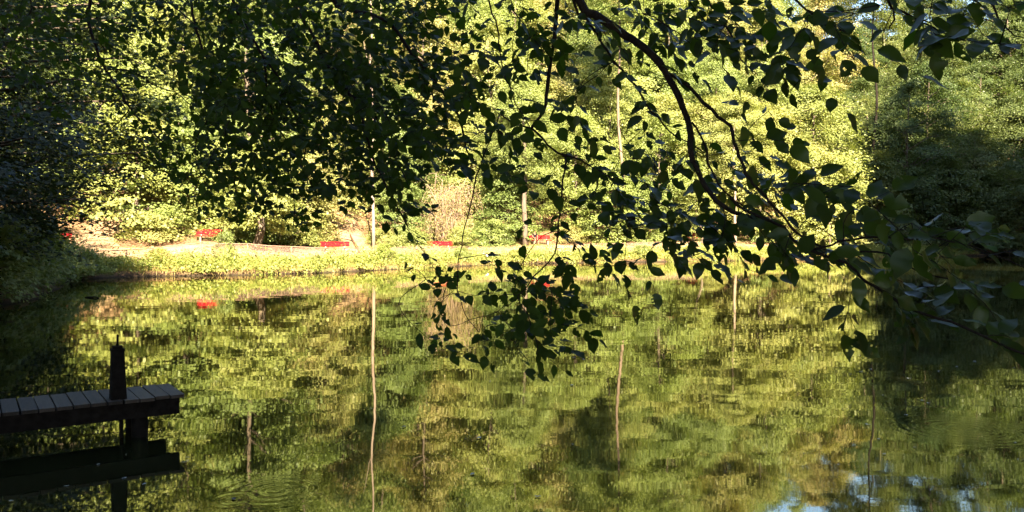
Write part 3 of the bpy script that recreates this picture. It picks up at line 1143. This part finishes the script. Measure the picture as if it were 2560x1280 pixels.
# white scrap on the bank
p = atD(1215, 65.2)
rs_ = np.random.default_rng(3)
V, F = [], []
for i in range(5):
    for j in range(4):
        V.append((i * .11 - .22 + rs_.normal(0, .02), j * .07 - .1 + rs_.normal(0, .02), .06 + rs_.uniform(0, .14) + .05 * (4 - i)))
for i in range(4):
    for j in range(3):
        a = i * 4 + j
        F.append((a, a + 4, a + 5, a + 1))
o = obj('paper_scrap', mk_mesh('paper_scrap', np.array(V), F), simple('white_paper', (.45, .45, .43), .8, .05, spec=.1), loc=(p[0], p[1], hz(*p) + .35))
md = o.modifiers.new('thick', 'SOLIDIFY')
md.thickness = .01
tag(o, 'crumpled white scrap lying on the bank plants below the red bench', 'scrap')

# logs and floating bits
def log(name, pa, pb, r, label, mat=M_LOG, n=7, z=.03):
    a = np.array([*atD(*pa), z])
    b = np.array([*atD(*pb), z + (.06 if r > .05 else .01)])
    c = (a + b) / 2
    P = catmull([a - c, (b - a) * .2 + [0, 0, .03], b - c], .25)
    o = MB().tube(P, np.linspace(r, r * .6, len(P)), n).build(name, mat, None, True, tuple(c))
    tag(o, label, 'log')
    return o


log('driftwood_log', (168, 42), (214, 42.6), .11, 'pale grey log lying at the shaded left waterline')
log('driftwood_log', (222, 43.2), (262, 43.5), .09, 'dark log in the water beside the pale grey one', M_TWIG)
log('driftwood_log', (2410, 103), (2500, 104), .28, 'long dark log at the waterline of the shaded right bank', M_TWIG, z=.1)
log('floating_stick', (212, 28.3), (245, 28.0), .035, 'short dark stick floating near the left shore', M_TWIG, z=.0)

fl = MB()
th = np.linspace(0, 2 * math.pi, 9)[:-1]
Vf = [(0, 0, .006)] + [(math.cos(t) * .045 * (1.25 if i == 0 else 1), math.sin(t) * .026, .004 + .008 * (i % 2)) for i, t in enumerate(th)]
Ff = [(0, i + 1, (i + 1) % 8 + 1) for i in range(8)]
M_FLOATD = simple('wet_dark_leaf', (.02, .015, .01), .6, .3)
M_FLOATP = simple('pale_leaf', (.10, .10, .085), .4, .2, spec=.5)
fm = mk_mesh('floating_leaf', np.array(Vf), Ff)
fm.materials.append(M_FLOATD)
rf = random.Random(8)
dark_px = [(580, 1253), (727, 1032), (926, 1024), (1163, 1100), (1117, 895), (1008, 1070), (455, 1160), (690, 915)]
pale_px = [(2275, 948), (2350, 930), (2395, 918), (2180, 925), (2325, 1010), (2210, 990), (2270, 1040), (2440, 905), (2150, 890), (2545, 1110), (1340, 948), (1225, 955),
           (1460, 900), (1505, 862), (1600, 830), (1430, 965), (1180, 1190), (310, 1140), (240, 1165), (305, 1200), (355, 1215), (20, 1258), (160, 1220), (2100, 1165)]
for k in range(10):
    pale_px.append((rf.uniform(2120, 2540), rf.uniform(860, 1150)))
for k in range(4):
    pale_px.append((rf.uniform(1150, 1900), rf.uniform(850, 1250)))
for pts, mat, lab, grp in ((dark_px, M_FLOATD, 'tiny dark leaf floating on the open pond', 'dark floating leaves'),
                           (pale_px, M_FLOATP, 'tiny pale leaf glinting on the pond surface', 'pale floating leaves')):
    for (a, b) in pts:
        D = CAM_Z * FPX / (b - 600)
        o = obj('floating_leaf', fm, loc=((a - 1280) / FPX * D, D, .004))
        o.rotation_euler = (0, 0, rf.uniform(0, 6.28))
        s = rf.uniform(.3, .8)
        o.scale = (s, s, s)
        set_mat(o, mat)
        tag(o, lab, 'leaf', grp)

# ------------------------------------------------------------------ the jetty
u_dir = np.array([.822, .569, 0])            # along the jetty, towards its free end
w_dir = np.array([-.569, .822, 0])           # across the jetty, away from the camera
ZT = .415
corner = pix(462, 985, 1)                    # direction of the near free corner
ray = corner - np.array([0, 0, CAM_Z])
corner = np.array([0, 0, CAM_Z]) + ray * ((ZT - CAM_Z) / ray[2])
MJ = np.column_stack([u_dir, w_dir, [0, 0, 1]])
e = obj('jetty', None, loc=(corner[0], corner[1], 0))
e.rotation_euler = (0, 0, math.atan2(u_dir[1], u_dir[0]))
tag(e, 'dark wooden plank jetty reaching into the pond from the left', 'jetty')
DEPTH, PITCHP = .78, .149
rj = random.Random(4)
plank_me = None
planks = []
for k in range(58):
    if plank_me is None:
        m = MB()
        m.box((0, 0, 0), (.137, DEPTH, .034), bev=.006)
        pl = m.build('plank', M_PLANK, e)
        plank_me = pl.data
    else:
        pl = obj('plank', plank_me, parent=e)
    pl.location = (-.07 - k * PITCHP + rj.uniform(-.002, .002), DEPTH / 2 + rj.uniform(-.012, .012), ZT - .017 + rj.uniform(-.003, .003))
    planks.append(pl)
    pl.rotation_euler = (rj.uniform(-.006, .006), rj.uniform(-.008, .008), rj.uniform(-.01, .01))
LJ = 58 * PITCHP
nail_me = None
for k in range(26):
    for (dx, yy) in ((-.035, .05), (.035, .06), (-.03, .72), (.03, .73)):
        loc = (dx + rj.uniform(-.008, .008), yy - DEPTH / 2 + rj.uniform(-.012, .012), .0185)
        if nail_me is None:
            nl_ = MB().tube([(0, 0, -.004), (0, 0, .002)], [.006, .005], 6).build('nail', M_RAIL, planks[k], loc=loc)
            nail_me = nl_.data
        else:
            obj('nail', nail_me, parent=planks[k], loc=loc)
for yy in (.05, .73):
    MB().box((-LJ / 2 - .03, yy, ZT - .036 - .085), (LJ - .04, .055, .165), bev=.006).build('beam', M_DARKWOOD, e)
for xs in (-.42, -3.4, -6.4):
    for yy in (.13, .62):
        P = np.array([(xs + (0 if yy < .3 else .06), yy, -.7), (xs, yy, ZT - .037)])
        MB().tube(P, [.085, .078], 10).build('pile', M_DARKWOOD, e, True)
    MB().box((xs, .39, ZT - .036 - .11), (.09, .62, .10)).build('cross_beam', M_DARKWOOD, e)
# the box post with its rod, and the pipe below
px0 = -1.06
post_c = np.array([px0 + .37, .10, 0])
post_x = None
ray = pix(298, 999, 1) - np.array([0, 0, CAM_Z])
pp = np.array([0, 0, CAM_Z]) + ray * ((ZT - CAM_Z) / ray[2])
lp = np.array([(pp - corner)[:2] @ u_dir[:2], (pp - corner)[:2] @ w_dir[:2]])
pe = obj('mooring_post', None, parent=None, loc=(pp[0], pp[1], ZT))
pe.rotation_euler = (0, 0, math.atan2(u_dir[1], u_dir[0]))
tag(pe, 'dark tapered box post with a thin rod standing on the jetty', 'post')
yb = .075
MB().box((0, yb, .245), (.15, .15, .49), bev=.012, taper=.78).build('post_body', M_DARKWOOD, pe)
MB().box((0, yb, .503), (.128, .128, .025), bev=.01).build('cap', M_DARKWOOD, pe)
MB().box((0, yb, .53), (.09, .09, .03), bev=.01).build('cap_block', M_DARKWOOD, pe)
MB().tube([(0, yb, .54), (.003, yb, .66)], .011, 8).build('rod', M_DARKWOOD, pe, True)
MB().tube([(lp[0] + .03, lp[1] + .1, ZT - .04), (lp[0] + .035, lp[1] + .1, -.6)], .02, 8).build('pipe', M_DARKWOOD, e, True)

# ------------------------------------------------------------------ overhanging beech boughs close to the camera
rl = np.random.default_rng(77)


def leaf_geometry(seed, holes=0, bites=0, curl=0.0, fold=.22, width=.31, fine=False):
    """An ovate pointed beech leaf along +Y, unit length, base at the origin."""
    r = np.random.default_rng(seed)
    ns = 11 if fine else 8
    cols = np.array([-1, -.5, 0, .5, 1]) if fine else np.array([-1, 0, 1])
    t = np.linspace(0, 1, ns)
    wd = width * np.sin(np.pi * np.clip(t, 0, 1) ** .90) ** .66
    wd *= np.where(t > .8, 1 - .2 * (t - .8) / .2, 1)
    wd[0] = .012
    wd[-1] = .004
    wl, wr = wd * (1 + r.normal(0, .05, ns)), wd * (1 + r.normal(0, .05, ns))
    for _ in range(bites):
        k = r.integers(2, ns - 2)
        if r.uniform() < .5:
            wl[k] *= r.uniform(.2, .5)
        else:
            wr[k] *= r.uniform(.2, .5)
    V = []
    for i in range(ns):
        z = -curl * t[i] ** 2 + .02 * math.sin(t[i] * 9 + seed)
        for c in cols:
            x = c * (wl[i] if c < 0 else wr[i])
            V.append((x, t[i] * 1.0 + .10 * (t[i] > .99), z + fold * abs(x) + .012 * math.sin(i * 2.2 + c * 2)))
    V = np.array(V)
    k = len(cols)
    F = []
    skip = set()
    for _ in range(holes):
        skip.add((int(r.integers(2, ns - 3)), int(r.integers(0, k - 1))))
    for i in range(ns - 1):
        for j in range(k - 1):
            if (i, j) in skip:
                continue
            a = i * k + j
            F.append((a, a + 1, a + k + 1, a + k))
    # petiole
    b = len(V)
    V = np.vstack([V, [(-.009, -.16, .02), (.009, -.16, .02), (.009, .03, 0), (-.009, .03, 0)]])
    F.append((b, b + 1, b + 2, b + 3))
    return V, F


LEAF = []
for i in range(6):
    LEAF.append(leaf_geometry(i + 1, 0, 0, rl.uniform(.02, .22), rl.uniform(.1, .35), rl.uniform(.31, .37)))
for i in range(3):
    LEAF.append(leaf_geometry(i + 20, 0, 1 + i % 2, rl.uniform(.05, .25), .2, .345))
for i in range(4):
    LEAF.append(leaf_geometry(i + 40, 1 + i % 3, i % 2, rl.uniform(.05, .2), .2, .36, True))
LEAF_ME = []
for V, F in LEAF:
    me = smooth(mk_mesh('leaf', V, F))
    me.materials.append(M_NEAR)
    LEAF_ME.append(me)

# boughs: (tree, radius at start, radius at end, [(px, py, depth) ...]); the first ones start at their trunks
BOUGHS = [
    # right tree
    ('R', .030, .010, [(1447, 0, 3.05), (1486, 36, 3.0), (1539, 72, 2.95), (1604, 115, 2.9), (1660, 174, 2.85), (1683, 216, 2.82), (1709, 272, 2.8), (1722, 312, 2.78),
                       (1726, 361, 2.75), (1735, 405, 2.72), (1750, 445, 2.7), (1775, 482, 2.66), (1805, 515, 2.62), (1862, 540, 2.6), (1904, 546, 2.58)]),
    ('R', .013, .006, [(1667, 184, 2.85), (1709, 203, 2.8), (1762, 259, 2.72), (1795, 290, 2.68), (1827, 315, 2.65), (1834, 354, 2.62), (1850, 392, 2.6), (1865, 433, 2.56),
                       (1883, 459, 2.54), (1910, 486, 2.5), (1940, 525, 2.46), (1966, 554, 2.44), (1993, 581, 2.4), (2050, 615, 2.36)]),
    ('R', .011, .004, [(1434, 0, 3.2), (1460, 39, 3.18), (1493, 85, 3.15), (1519, 131, 3.12), (1555, 177, 3.1), (1591, 217, 3.06), (1614, 259, 3.02), (1644, 295, 3.0),
                       (1673, 328, 2.97), (1716, 354, 2.95), (1760, 380, 2.9)]),
    ('R', .008, .004, [(1729, 305, 2.78), (1752, 338, 2.76), (1765, 377, 2.74), (1782, 437, 2.7), (1812, 480, 2.66), (1837, 502, 2.64), (1859, 519, 2.62)]),
    ('R', .010, .005, [(1824, 495, 2.6), (1859, 519, 2.57), (1904, 543, 2.54), (1949, 560, 2.5), (1972, 581, 2.46), (1993, 605, 2.42), (2032, 626, 2.36), (2115, 660, 2.3),
                       (2160, 700, 2.25), (2222, 739, 2.2), (2257, 764, 2.16), (2310, 785, 2.12), (2380, 806, 2.08), (2429, 827, 2.04), (2489, 855, 2.0), (2559, 887, 1.95), (2640, 930, 1.9)]),
    ('R', .007, .003, [(2032, 626, 2.36), (2080, 612, 2.33), (2127, 599, 2.3), (2201, 593, 2.26), (2275, 596, 2.22), (2379, 602, 2.18), (2453, 626, 2.14), (2510, 648, 2.1), (2580, 680, 2.05)]),
    ('R', .006, .003, [(2070, 640, 2.33), (2115, 635, 2.3), (2195, 626, 2.27), (2240, 650, 2.24), (2300, 680, 2.2), (2380, 700, 2.16)]),
    ('R', .005, .002, [(1608, 31, 2.9), (1660, 59, 2.86), (1693, 82, 2.82), (1742, 121, 2.78), (1800, 150, 2.75)]),
    ('R', .009, .004, [(1900, -60, 2.6), (1960, -10, 2.6), (2010, 20, 2.6), (2060, 60, 2.6), (2110, 80, 2.6)]),
    ('R', .009, .003, [(2240, -60, 2.5), (2238, 0, 2.5), (2232, 50, 2.5), (2225, 75, 2.5)]),
    ('R', .009, .003, [(2210, -30, 2.5), (2280, 40, 2.5), (2320, 60, 2.46), (2370, 90, 2.44)]),
    ('R', .009, .003, [(2440, -60, 2.4), (2480, 10, 2.4), (2500, 50, 2.38), (2540, 90, 2.36)]),
    ('R', .009, .003, [(1760, -60, 2.9), (1790, 30, 2.9), (1830, 90, 2.85), (1850, 150, 2.82), (1900, 190, 2.8)]),
    # middle tree
    ('M', .019, .010, [(1391, -5, 3.4), (1388, 82, 3.4), (1375, 164, 3.38), (1368, 223, 3.36), (1365, 262, 3.35), (1348, 295, 3.34), (1330, 321, 3.33)]),
    ('M', .009, .004, [(1330, 321, 3.33), (1358, 348, 3.32), (1381, 374, 3.3), (1407, 387, 3.28), (1434, 394, 3.26), (1480, 417, 3.24), (1520, 440, 3.2), (1545, 465, 3.18), (1557, 500, 3.16), (1562, 545, 3.14)]),
    ('M', .008, .006, [(1330, 321, 3.33), (1283, 308, 3.36), (1250, 285, 3.4)]),
    ('M', .006, .0025, [(1250, 285, 3.4), (1223, 354, 3.38), (1197, 417, 3.36), (1185, 467, 3.35), (1177, 510, 3.34), (1160, 570, 3.32), (1154, 615, 3.3), (1147, 650, 3.3), (1145, 717, 3.28),
                        (1147, 734, 3.28), (1157, 769, 3.26), (1172, 800, 3.25), (1200, 830, 3.24)]),
    ('M', .008, .003, [(1407, 387, 3.28), (1415, 402, 3.27), (1407, 450, 3.25), (1405, 495, 3.24), (1397, 540, 3.22), (1394, 575, 3.2), (1392, 605, 3.2), (1385, 632, 3.19), (1370, 657, 3.18),
                       (1350, 677, 3.17), (1332, 695, 3.16), (1307, 731, 3.15), (1294, 747, 3.14), (1316, 784, 3.13), (1329, 819, 3.12), (1340, 850, 3.1), (1341, 885, 3.1)]),
    ('M', .003, .002, [(1294, 747, 3.14), (1260, 770, 3.15), (1232, 787, 3.16), (1200, 794, 3.17), (1157, 809, 3.18), (1125, 815, 3.2)]),
    ('M', .004, .002, [(1394, 575, 3.2), (1360, 590, 3.22), (1335, 610, 3.22), (1310, 650, 3.2), (1290, 690, 3.2), (1275, 730, 3.2)]),
    ('M', .003, .0015, [(1147, 734, 3.28), (1115, 738, 3.28), (1090, 750, 3.28), (1060, 755, 3.28)]),
    ('M', .003, .0015, [(1146, 694, 3.28), (1090, 692, 3.28), (1050, 696, 3.28), (1000, 690, 3.28)]),
    ('M', .006, .003, [(1276, -5, 3.5), (1293, 36, 3.5), (1312, 66, 3.48), (1322, 115, 3.46), (1317, 184, 3.44)]),
    ('M', .008, .004, [(1220, -5, 3.6), (1243, 66, 3.58), (1248, 108, 3.56), (1256, 164, 3.52), (1273, 216, 3.46), (1299, 276, 3.4), (1327, 318, 3.34)]),
    # left tree
    ('L', .026, .008, [(830, -5, 4.6), (872, 23, 4.55), (928, 36, 4.5), (971, 56, 4.45), (1000, 89, 4.4), (1023, 125, 4.36), (1056, 164, 4.3), (1082, 197, 4.25), (1115, 243, 4.2), (1150, 300, 4.1), (1170, 380, 4.05)]),
    ('L', .022, .006, [(731, -5, 4.8), (754, 43, 4.78), (787, 98, 4.74), (803, 141, 4.7), (830, 184, 4.66), (872, 233, 4.6), (905, 282, 4.55), (908, 318, 4.5), (925, 371, 4.45), (941, 417, 4.4), (985, 500, 4.3), (1020, 570, 4.25)]),
    ('L', .020, .005, [(580, -5, 5.1), (626, 85, 5.05), (659, 141, 5), (708, 210, 4.95), (718, 256, 4.9), (751, 305, 4.86), (764, 348, 4.82), (761, 410, 4.8), (780, 470, 4.75)]),
    ('L', .014, .004, [(660, 145, 5.0), (670, 230, 5.0), (685, 295, 5.0), (702, 331, 5), (725, 361, 4.96), (726, 407, 4.95), (735, 500, 4.9), (735, 570, 4.9)]),
    ('L', .024, .006, [(226, -5, 6.0), (218, 39, 6.0), (230, 85, 5.95), (249, 144, 5.9), (272, 187, 5.85), (302, 230, 5.8), (325, 272, 5.75), (361, 312, 5.7), (426, 371, 5.6), (460, 410, 5.5)]),
    ('L', .012, .004, [(269, 175, 5.85), (312, 174, 5.8), (354, 190, 5.75), (387, 213, 5.7), (436, 230, 5.6), (466, 253, 5.55), (510, 300, 5.5)]),
    ('L', .018, .005, [(476, -5, 5.4), (489, 66, 5.35), (505, 121, 5.3), (531, 167, 5.28), (551, 203, 5.25), (554, 246, 5.22), (564, 289, 5.2), (564, 338, 5.18), (580, 420, 5.1), (600, 520, 5.0)]),
    ('L', .010, .004, [(423, -5, 5.6), (470, 45, 5.5), (520, 95, 5.4), (564, 141, 5.35), (594, 171, 5.3), (640, 230, 5.2)]),
    ('L', .008, .003, [(325, 275, 5.75), (289, 312, 5.8), (256, 341, 5.85), (226, 358, 5.9)]),
    ('L', .012, .004, [(872, 233, 4.6), (930, 280, 4.5), (960, 340, 4.45), (1000, 420, 4.35), (1030, 480, 4.3)]),
    ('L', .012, .004, [(554, 246, 5.2), (500, 330, 5.2), (490, 400, 5.2), (520, 470, 5.2)]),
    ('L', .012, .004, [(60, -40, 6.2), (80, 20, 6.2), (40, 90, 6.1), (20, 170, 6.0)]),
]
TRUNKS = {'L': np.array([-4.2, -1.6]), 'M': np.array([1.0, -2.6]), 'R': np.array([3.6, -1.4])}
TLAB = {'L': 'overhanging beech at upper left, a dense dark curtain of small leaves',
        'M': 'overhanging beech whose thin drooping twigs dangle over the middle of the pond',
        'R': 'overhanging beech with large dark leaves and a thick bough sweeping to the right'}
DENS = [
    '66667788888887667788999988888888',
    '66555688888887668766888775035577',
    '54444599999997765542232555000000',
    '32223599999998855343333400000000',
    '00003588888888887455553440000000',
    '00001588888883456677668876400000',
    '00000256642250122688888776640000',
    '00000001110031223566866778876653',
    '00000000000024256665445567777644',
    '00000000000003368730030043467733',
    '00000000000005478510000000533565',
    '00000000000001035100000000100013',
]
CELL = 80
LEAN = {'L': 0, 'M': 0, 'R': 0}
troot = {}
tz = {}
for k, t in TRUNKS.items():
    z = hz(*t)
    tz[k] = z
    e = obj('beech_tree', None, loc=(t[0], t[1], z))
    tag(e, TLAB[k], 'tree', 'beeches overhanging the near bank')
    troot[k] = (e, np.array([t[0], t[1], z]))
    m = MB().tube([(0, 0, -.4), (0, 0, .3), (.1, .05, 2), (.05, .1, 5), (.2, 0, 9), (0, .1, 13)], [.34, .26, .22, .19, .13, .07], 12)
    m.build('trunk', M_BARK, e, True)
    c = obj('crown', PROTO['tall1'][0], parent=e, loc=(-.2, -1.5, 0))
    c.scale = (.95, .95, .95)
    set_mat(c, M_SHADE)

net = {k: [] for k in TRUNKS}
nid = {k: [] for k in TRUNKS}
bough_objs = []
for (k, r0, r1, pts) in BOUGHS:
    r0, r1 = r0 * .55, r1 * .6
    P = np.array([pix(*p) for p in pts])
    e, org = troot[k]
    if pts[0][1] < 1:               # it enters from above: run it back to its trunk
        t = np.array([org[0], org[1], 0])
        a = P[0]
        zt = max(5.2, a[2] + 2.2)
        start = np.array([org[0] + .08, org[1] + .08, zt - .9])
        mid = np.array([.45 * org[0] + .55 * a[0], .45 * org[1] + .55 * a[1], zt + .15])
        mid2 = a + (a - P[1]) * .9 + np.array([0, -.15, .35])
        Q = catmull(np.vstack([start, mid, mid2, P]), .04)
        r00 = r0 * 2.0
        nb = len(Q) - len(catmull(P, .04))
        rads = np.concatenate([np.linspace(r00, r0, nb), np.linspace(r0, r1, len(Q) - nb)])
    else:
        Q = catmull(P, .04)
        nb = 0
        rads = np.linspace(r0, r1, len(Q))
    Q = Q + rl.normal(0, .0025, Q.shape)
    rads = rads * (1 + rl.normal(0, .06, len(rads)))
    bough_objs.append(MB().tube(Q - org, rads, 7 if r0 > .01 else 5).build('bough', M_TWIG, e, True))
    net[k].append(Q[nb:])
    nid[k].append(np.full(len(Q) - nb, len(bough_objs) - 1))
net = {k: np.vstack(v) for k, v in net.items()}
nid = {k: np.concatenate(v) for k, v in nid.items()}


def cell_depth(x, y):
    d = np.interp(x, [0, 400, 1050, 1140, 1420, 1900, 2100, 2560], [6.0, 5.4, 4.4, 3.5, 3.25, 2.75, 2.5, 2.3])
    if x > 1950 and y > 600:
        d -= .15 + (y - 600) / 300 * .15
    return d


sprays = []
for j, row in enumerate(DENS):
    for i, ch in enumerate(row):
        k = int(ch)
        if not k:
            continue
        cx, cyy = (i + .5) * CELL, (j + .5) * CELL
        D = cell_depth(cx, cyy)
        lpx = .068 * FPX / D
        area = lpx * lpx * .40 * .68
        nl = -math.log(1 - min(.93, k / 10.2)) * CELL * CELL / area
        ns = nl * (2.0 if cx < 1130 else (1.4 if cyy > 640 and cx < 1500 else 1.2)) * math.sqrt(k / 9) / 5.5
        ns = int(ns) + (rl.uniform() < ns - int(ns))
        for _ in range(ns):
            x, y = (i + rl.uniform()) * CELL, (j + rl.uniform()) * CELL - 18
            dd = D * (1 + rl.normal(0, .07 if x > 1100 else .11))
            t = 'L' if x < 1130 else ('M' if (x < 1400 or (x < 1470 and y > 380)) else 'R')
            sprays.append((t, pix(x, y, dd)))

leaves = {k: [] for k in TRUNKS}     # (matrix 3x3 columns, origin, variant)
twigs = {k: MB() for k in TRUNKS}
for t in TRUNKS:
    S = [p for (k, p) in sprays if k == t]
    N = net[t]
    NI = nid[t]
    dist = [np.min(np.linalg.norm(N - p, axis=1)) for p in S]
    for idx in np.argsort(dist):
        p = S[idx]
        dd = np.linalg.norm(N - p, axis=1) + np.maximum(0, p[2] - N[:, 2]) * .5
        ia = int(np.argmin(dd))
        a = N[ia]
        gap = p - a
        L = np.linalg.norm(gap)
        D = p[1]
        going = norm(gap + np.array([.12, 0, -.10]) + rl.normal(0, .12, 3))
        sl = rl.uniform(.14, .24)
        end = p + norm(going * .7 + np.array([.52, rl.normal(0, .3), -.16]) + rl.normal(0, .22, 3)) * sl * .6
        start_spray = p - going * sl * .4
        if L > .10:
            midp = a + gap * .5 + np.array([0, 0, .10 * L]) + rl.normal(0, .03 * (1 + L), 3)
            C = catmull([a, midp, p, end], .045)
        else:
            C = catmull([a, (a + end) / 2 + rl.normal(0, .012, 3), end], .035)
        r0 = .0016 + .0016 * min(1.5, L)
        twigs[t].tube(C - troot[t][1], np.linspace(r0, .0008, len(C)), 3, cap=False)
        N = np.vstack([N, C[2:]])
        NI = np.concatenate([NI, np.full(len(C) - 2, NI[ia])])
        # leaves along the last part, alternating, with a terminal leaf
        seg = np.linalg.norm(np.diff(C, axis=0), axis=1)
        s = np.concatenate([[0], np.cumsum(seg)])
        nleaf = rl.integers(4, 8)
        reach = min(s[-1], sl * 1.25)
        pn = norm(np.array([rl.normal(0, .45), -rl.uniform(.15, 1.0), rl.uniform(.25, 1.0)]))
        if p[0] > 1.1 and p[2] < 2.0:
            pn = norm(np.array([rl.normal(0, .35) - .25, -rl.uniform(-.1, .6), rl.uniform(.6, 1.0)]))
        for q in range(nleaf):
            sq = s[-1] - reach * (q / nleaf) * .98
            b = np.array([np.interp(sq, s, C[:, c]) for c in range(3)])
            kk = min(len(C) - 2, max(0, int(np.searchsorted(s, sq)) - 1))
            td = norm(C[kk + 1] - C[kk])
            side = norm(np.cross(td, pn))
            if q == 0:
                ld = td
            else:
                ld = norm(td * rl.uniform(.35, .8) + side * (1 if q % 2 else -1) * rl.uniform(.6, 1.0))
            ld = norm(ld + np.array([.05, 0, -rl.uniform(-.08, .30)]) + rl.normal(0, .12, 3))
            ln = norm(pn + rl.normal(0, .28, 3))
            sx = norm(np.cross(ld, ln))
            ln = np.cross(sx, ld)
            ln_len = rl.uniform(.042, .082) * (.84 if t == 'L' else (.88 if p[0] < .75 else .98)) * (.8 if q >= nleaf - 1 else 1)
            w = ln_len * rl.uniform(.85, 1.15)
            Mx = np.column_stack([sx * w, ld * ln_len, ln * ln_len])
            var = int(rl.integers(0, 6)) if rl.uniform() < .62 else int(rl.integers(6, 13))
            leaves[t].append((Mx, b + ld * ln_len * .16, var, int(NI[ia])))
    net[t] = N

n_leaf = 0
for t in TRUNKS:
    e, org = troot[t]
    tag(twigs[t].build('twigs', M_TWIG, e), kind='stuff')
    LS = leaves[t]
    n_leaf += len(LS)
    size = []
    for (Mx, b, var, bi) in LS:
        x, y, d = project(b)
        inside = (-20 < x < 2580) and (-20 < y < 1300)
        size.append((np.linalg.norm(Mx[:, 1]) / max(d, .3)) if inside else 0)
    order = np.argsort(-np.array(size))
    for i in order[:300]:
        Mx, b, var, bi = LS[i]
        o = obj('leaf', LEAF_ME[var], parent=bough_objs[bi])
        if t == 'R':
            set_mat(o, M_NEAR_R)
        m4 = Matrix(np.vstack([np.column_stack([Mx, b - org]), [0, 0, 0, 1]]).tolist())
        o.matrix_local = m4
    m = MB()
    for i in order[300:]:
        Mx, b, var, bi = LS[i]
        V, F = LEAF[var]
        m.add(V @ Mx.T + (b - org), F)
    if m.v:
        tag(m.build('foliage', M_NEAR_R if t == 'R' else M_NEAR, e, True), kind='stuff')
tri = sum(sum(len(p.vertices) - 2 for p in me.polygons) if len(me.polygons) < 5000 else 2 * len(me.polygons) for me in bpy.data.meshes)
import sys
print('leaves', n_leaf, 'triangles', tri, 'trees', len(wood), 'objects', len(bpy.data.objects), file=sys.stderr)
